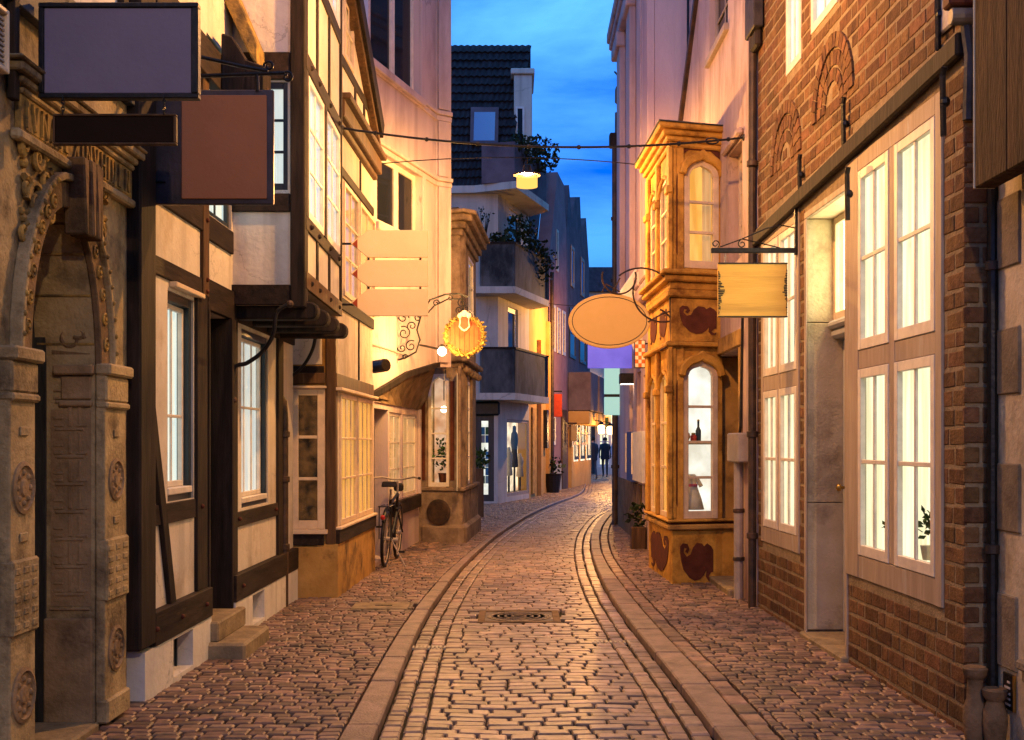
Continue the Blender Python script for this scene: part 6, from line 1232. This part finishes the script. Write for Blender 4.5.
street_lamp(at(606, 324, 33.5), P_END_ASSUMED, 'assumed amber drum street lamp hidden far down the lane behind the oval sign')  # assumed lamp, hidden here to light the far end of the lane
def wire(a, b, sag, label, r=.009):
    a, b = V(a), V(b); pts = [a.lerp(b, i / 24) - EZ * (sag * (1 - (2 * i / 24 - 1) ** 2)) for i in range(25)]
    o = thing('overhead_wire', label, 'wire', (a + b) / 2); MB().tube(pts, r, 6).build('strand', M['iron'], o)
    MB().ball(a, .035, 8).ball(b, .035, 8).build('anchor', M['iron'], o); return o, pts
o, pts = wire(at(341, 128, 11.0), at(745, 137.5, 11.25), .13, 'thicker wire spanning the lane in front of the oriel and ornate bay', .011)
for i in range(2, 24, 3): MB().ball(pts[i], .022, 6).build('clamp', M['iron'], o)
mb = MB().tube(arc(pts[22], EX, V((0, .3, 1)), .06, 0, 6.3, 12, .03), .008, 5); mb.build('loop', M['iron'], o)
a, b = at(378, 164, 14.0), V((2.2, 14.3, 0)); b.z = a.z - .03; wire(a, b, .12 + (a.z - .12 - .0 - (pl.z + .26)) - .0 if False else a.z - .015 - (pl.z + .25), 'thin wire from which the amber street lamp hangs', .006)
wire((.8, 33.5, 5.37), (5.2, 33.5, 5.37), .14, 'added far wire carrying the assumed lamp behind the oval sign'); wire((-1.6, 8.95, 5.3), (2.25, 7.38, 5.3), .14, 'added wire carrying the assumed high near street lamp'); wire((-2.1, -2.6, 5.4), (2.4, -2.6, 5.4), .14, 'added wire carrying the assumed lamp behind the viewpoint')  # all three wires added to hold the assumed lamps
# bright wall lamp on the wreath bracket
c = at(442, 351.5, 14.9); o = thing('wall_lamp', 'blazing globe lamp on an iron arm beside the wreath sign', 'lamp', c); MB().ball(c, .055, 14).build('globe', lamp_shade_mat('globe_glow', (1, .72, .38), 30), o, smooth=True); MB().tube([at(420, 345, 15.3), at(430, 347, 15.1), c + V((-.04, 0, .03))], .014, 6).build('arm', M['iron'], o); MB().lathe(c + EZ * .05, [(.03, 0), (.05, .01), (.02, .04)], k=12).build('cap', M['iron'], o)
plight('lamp_light', c + V((-.02, -.34, .02)), P_WALL, .05, o)
# ================================================================ left fittings
def cable(pts, r, label):
    o = thing('hanging_cable', label, 'cable', pts[0]); n = 8; out = []
    for i in range(len(pts) - 1):
        p0, p1, p2, p3 = [V(pts[max(0, min(len(pts) - 1, i + k))]) for k in (-1, 0, 1, 2)]
        for k in range(n): u = k / n; out.append(.5 * ((2 * p1) + (p2 - p0) * u + (2 * p0 - 5 * p1 + 4 * p2 - p3) * u * u + (3 * p1 - p0 - 3 * p2 + p3) * u ** 3))
    out.append(V(pts[-1])); tw = []
    MB().tube(out, r, 8).build('strand', M['iron'], o); MB().ball(pts[0], r * 1.8, 8).ball(pts[-1], r * 1.8, 8).build('clip', M['pipe'], o)
cable([at(290, 304, 8.8), at(277, 312, 8.8), at(273, 335, 8.82), at(262, 352, 8.85), at(247, 363, 8.85), at(234, 369, 8.85), at(233.5, 400, 8.85)], .016, 'dark cable drooping from the jetty to the timber house wall')
cable([at(316, 332, 11.2), at(313, 348, 11.2), at(306, 362, 11.2), at(296, 373, 11.2), at(286, 377, 11.2)], .016, 'dark cable curling across the amber panel under the jetty')
x, y = g(282, 606); x += .02; o = thing('downpipe', 'brown downpipe with a bent top between timber house and bay house', 'downpipe', (x, y, 0))
s = y / F; MB().tube([V((x, y, -.02)), V((x, y, at(0, 420, y).z)), V((x - .01, y, at(0, 402, y).z)), V((x - .05, y, at(0, 395, y).z)), V((x - .12, y - .1, at(0, 392, y).z))], .037, 12).build('pipe', M['pipe'], o, smooth=.8)
for z in (.5, 1.1, 1.5): MB().lathe((x, y, z), [(.039, 0), (.05, .006), (.05, .05), (.039, .056)]).build('clip', M['pipe'], o)
# ================================================================ bicycle
def bicycle():
    bx, by = g(384.5, 567); hd = V((.035, 1, 0)).normalized(); up = EZ; sd = V((hd.y, -hd.x, 0)); lean = (up + sd * .045).normalized()
    O = V((bx, by, 0)); P = lambda f_, h_, s_=0: O + hd * f_ + lean * h_ + sd * s_
    o = thing('bicycle', 'old black city bicycle leaning at the pink house seen from behind', 'bicycle', O); r = .33
    for f_ in (.0, 1.08):
        c = P(f_, r); wl = MB().tube(arc(c, hd, lean, r - .02, 0, 2 * math.pi, 30), .02, 8).build('wheel', M['iron'], o, smooth=True)
        MB().tube(arc(c, hd, lean, r - .045, 0, 2 * math.pi, 30), .010, 6).build('rim', M['greypipe'], wl); mb = MB()
        for k in range(16): a = k * math.pi / 8; mb.tube([c, c + (hd * math.cos(a) + lean * math.sin(a)) * (r - .04)], .0025, 4)
        mb.build('spokes', M['greypipe'], wl); MB().tube([c - sd * .05, c + sd * .05], .025, 10).build('hub', M['greypipe'], wl)
        MB().tube(arc(c, hd, lean, r + .03, .15, 2.5 if f_ == 0 else 2.2, 18), .018, 6).build('mudguard', M['iron'], o)
    mb = MB(); bb, st, hl, hb = P(.44, .28), P(.27, .78), P(.88, .82), P(.92, .62)
    for a, b in ((bb, st), (st - (st - bb) * .1, hl), (bb, hb), (hl, hb)): mb.tube([a, b], .018, 8)
    for s_ in (-.06, .06):
        mb.tube([P(0, r, s_), bb], .010, 6); mb.tube([P(0, r, s_), st - (st - bb) * .08], .009, 6); mb.tube([hb, P(1.08, r, s_)], .012, 6)
    mb.build('frame', M['iron'], o)
    MB().tube([st, P(.25, .90)], .014, 8).build('seat_post', M['greypipe'], o); c = P(.22, .93)
    mb = MB(); mb.add([c + hd * a + sd * b + lean * h_ for a, b, h_ in ((-.13, -.10, 0), (-.13, .10, 0), (.0, .07, .01), (.15, .025, 0), (.15, -.025, 0), (.0, -.07, .01), (-.12, -.09, .07), (-.12, .09, .07), (.0, .055, .06), (.14, .02, .045), (.14, -.02, .045), (0, -.055, .06))], [[0, 1, 2, 3, 4, 5], [6, 7, 8, 9, 10, 11]] + [[i, (i + 1) % 6, 6 + (i + 1) % 6, 6 + i] for i in range(6)]); mb.build('saddle', M['iron'], o, .015, seg=2)
    MB().tube([hl, P(.85, .98)], .013, 8).build('stem', M['greypipe'], o); MB().tube([P(.66, 1.02, -.29), P(.80, 1.03, -.2), P(.87, 1.0, -.05), P(.87, 1.0, .05), P(.80, 1.03, .2), P(.66, 1.02, .29)], .012, 8).build('handlebar', M['greypipe'], o)
    for s_ in (-1, 1): MB().tube([P(.58, 1.02, .3 * s_), P(.70, 1.02, .28 * s_)], .018, 8).build('grip', M['timber'], o)
    mb = MB()
    for s_ in (-.06, -.02, .02, .06): mb.tube([P(-.28, .72, s_), P(.2, .72, s_)], .006, 5)
    mb.tube([P(-.28, .72, -.07), P(-.28, .72, .07)], .006, 5); mb.tube([P(-.2, .72, .065), P(0, r, .08)], .006, 5); mb.tube([P(-.2, .72, -.065), P(0, r, -.08)], .006, 5); mb.build('rack', M['iron'], o)
    MB().ball(P(-.34, .60), .03, 8).build('tail_light', col('tail_red', (.4, .02, .02), .3), o); MB().tube([bb - sd * .09, bb + sd * .09], .03, 10).build('crank', M['greypipe'], o)
    for s_ in (-1, 1): MB().add([bb + sd * (.09 * s_) + hd * a + lean * (b - .15 * s_) + sd * (c * s_) for a, b, c in ((-.04, 0, 0), (.04, 0, 0), (.04, 0, .09), (-.04, 0, .09), (-.04, .02, 0), (.04, .02, 0), (.04, .02, .09), (-.04, .02, .09))], [[3, 2, 1, 0], [4, 5, 6, 7], [0, 1, 5, 4], [1, 2, 6, 5], [2, 3, 7, 6], [3, 0, 4, 7]]).build('pedal', M['iron'], o)
    MB().tube([P(.1, .3, .06), P(.05, .0, .24)], .009, 6).build('kickstand', M['greypipe'], o); MB().wbox(*(lambda q: (q.x - .06, q.x + .06, q.y - .05, q.y + .05, q.z - .05, q.z + .05))(P(.97, .9))).build('headlight', M['iron'], o, .02)
bicycle()
# ================================================================ people far down the lane
def person(px, Y, h, label, coat, leg, stride=.12, turn=0, turned=1, bag=False):
    x = (px - CX) / F * Y; k = h / 1.75; ct, st = math.cos(turn), math.sin(turn)
    J = {'pelvis': (0, 0, .95), 'waist': (0, 0, 1.08), 'chest': (0, .01, 1.30), 'neck': (0, 0, 1.48), 'head': (0, .01, 1.58), 'crown': (0, .01, 1.70),
         'hl': (-.09, 0, .90), 'kl': (-.10, stride, .50), 'al': (-.10, stride * .5, .08), 'tl': (-.10, stride * .5 + .16, .03), 'hr': (.09, 0, .90), 'kr': (.10, -stride * .2, .49), 'ar': (.10, -stride * 1.6, .10), 'tr': (.10, -stride * 1.6 + .15, .03),
         'sl': (-.19, 0, 1.40), 'el': (-.24, -stride * .8, 1.13), 'wl': (-.23, -stride * .3, .88), 'fl': (-.22, -stride * .2, .80), 'sr': (.19, 0, 1.40), 'er': (.24, stride * .5, 1.13), 'wr': (.22, stride * 1.2, .90), 'fr': (.21, stride * 1.5, .83)}
    Rr = {'pelvis': .15, 'waist': .14, 'chest': .165, 'neck': .055, 'head': .09, 'crown': .07, 'hl': .095, 'kl': .065, 'al': .045, 'tl': .04, 'hr': .095, 'kr': .065, 'ar': .045, 'tr': .04, 'sl': .07, 'el': .05, 'wl': .038, 'fl': .035, 'sr': .07, 'er': .05, 'wr': .038, 'fr': .035}
    E = [('pelvis', 'waist'), ('waist', 'chest'), ('chest', 'neck'), ('neck', 'head'), ('head', 'crown'), ('pelvis', 'hl'), ('hl', 'kl'), ('kl', 'al'), ('al', 'tl'), ('pelvis', 'hr'), ('hr', 'kr'), ('kr', 'ar'), ('ar', 'tr'), ('chest', 'sl'), ('sl', 'el'), ('el', 'wl'), ('wl', 'fl'), ('chest', 'sr'), ('sr', 'er'), ('er', 'wr'), ('wr', 'fr')]
    nm = list(J); o = thing('person', label, 'person', (x, Y, 0)); tr = lambda q: V(((q[0] * ct - q[1] * st) * k, (q[0] * st + q[1] * ct) * k, q[2] * k))
    me = bpy.data.meshes.new('body'); me.from_pydata([tr(J[n]) for n in nm], [(nm.index(a), nm.index(b)) for a, b in E], []); b = bpy.data.objects.new('body', me); COL.objects.link(b); b.parent = o; WL[b.name] = V((x, Y, 0))
    b.modifiers.new('skin', 'SKIN'); sv = me.skin_vertices[0].data
    for i, n in enumerate(nm): sv[i].radius = (Rr[n] * k, Rr[n] * k * .85); sv[i].use_root = (n == 'pelvis')
    sb = b.modifiers.new('sub', 'SUBSURF'); sb.levels = 2; sb.render_levels = 2
    me.materials.append(coat_mat(coat, leg, h))
    MB().ball(V((x, Y, 0)) + tr((0, -.02, 1.655)), .105 * k, 10, (1, 1.05, .95)).build('hair', col('dark_hair', (.03, .02, .015)), o, smooth=True)
    MB().lathe(V((x, Y, 0)) + tr((0, 0, .78)), [(.20 * k, 0), (.19 * k, .2 * k), (.185 * k, .45 * k), (.20 * k, .58 * k), (.12 * k, .68 * k), (.07 * k, .70 * k)], k=14).build('coat', col('coat_%s' % int(px), coat), o, smooth=.8)
    if bag: MB().wbox(x + .24, x + .36, Y - .15, Y + .15, .55, .85).build('bag', col('bag', (.5, .5, .55)), o, .03)
def coat_mat(c, l, h):
    """skin on head and hands, trousers below the hip: split by height on the body itself"""
    m, n, b = _m('person_body'); N = n.nodes.new; L = n.links.new; tcx = N('ShaderNodeTexCoord'); sx = N('ShaderNodeSeparateXYZ'); L(tcx.outputs['Object'], sx.inputs[0])
    r = N('ShaderNodeValToRGB'); r.color_ramp.interpolation = 'CONSTANT'; e = r.color_ramp.elements; e[0].position = 0; e[0].color = (*l, 1); e[1].position = .53; e[1].color = (*c, 1); q = e.new(.835); q.color = (.5, .3, .2, 1)
    d = N('ShaderNodeMath'); d.operation = 'DIVIDE'; d.inputs[1].default_value = h; L(sx.outputs[2], d.inputs[0]); L(d.outputs[0], r.inputs[0]); L(r.outputs[0], b.inputs['Base Color']); return m
person(592.5, 47, 1.72, 'person in a dark coat walking past the amber house fronts far down the lane', (.03, .03, .04), (.02, .02, .03), .14, .3)
person(605, 51, 1.70, 'person in dark clothes walking before the lit shop at the lane end', (.02, .02, .025), (.015, .015, .02), .10, 2.9)
person(617, 49, 1.74, 'person in a pale jacket carrying a light bag at the lane end', (.30, .33, .40), (.03, .03, .04), .16, 3.2, bag=True)
# remaining street furniture far right
x, y = g(631, 548); o = thing('planter_box', 'small dark planter with a low shrub at the foot of the classical house', 'planter', (x, y, 0)); MB().wbox(x, x + .2, y - .12, y + .12, -.02, .3).build('tub', M['brown_wood'], o, .015); MB().leaves((x + .1, y, .45), .16, 90, .09).build('foliage', M['leaf_dark'], o)
x, y = g(548, 494);
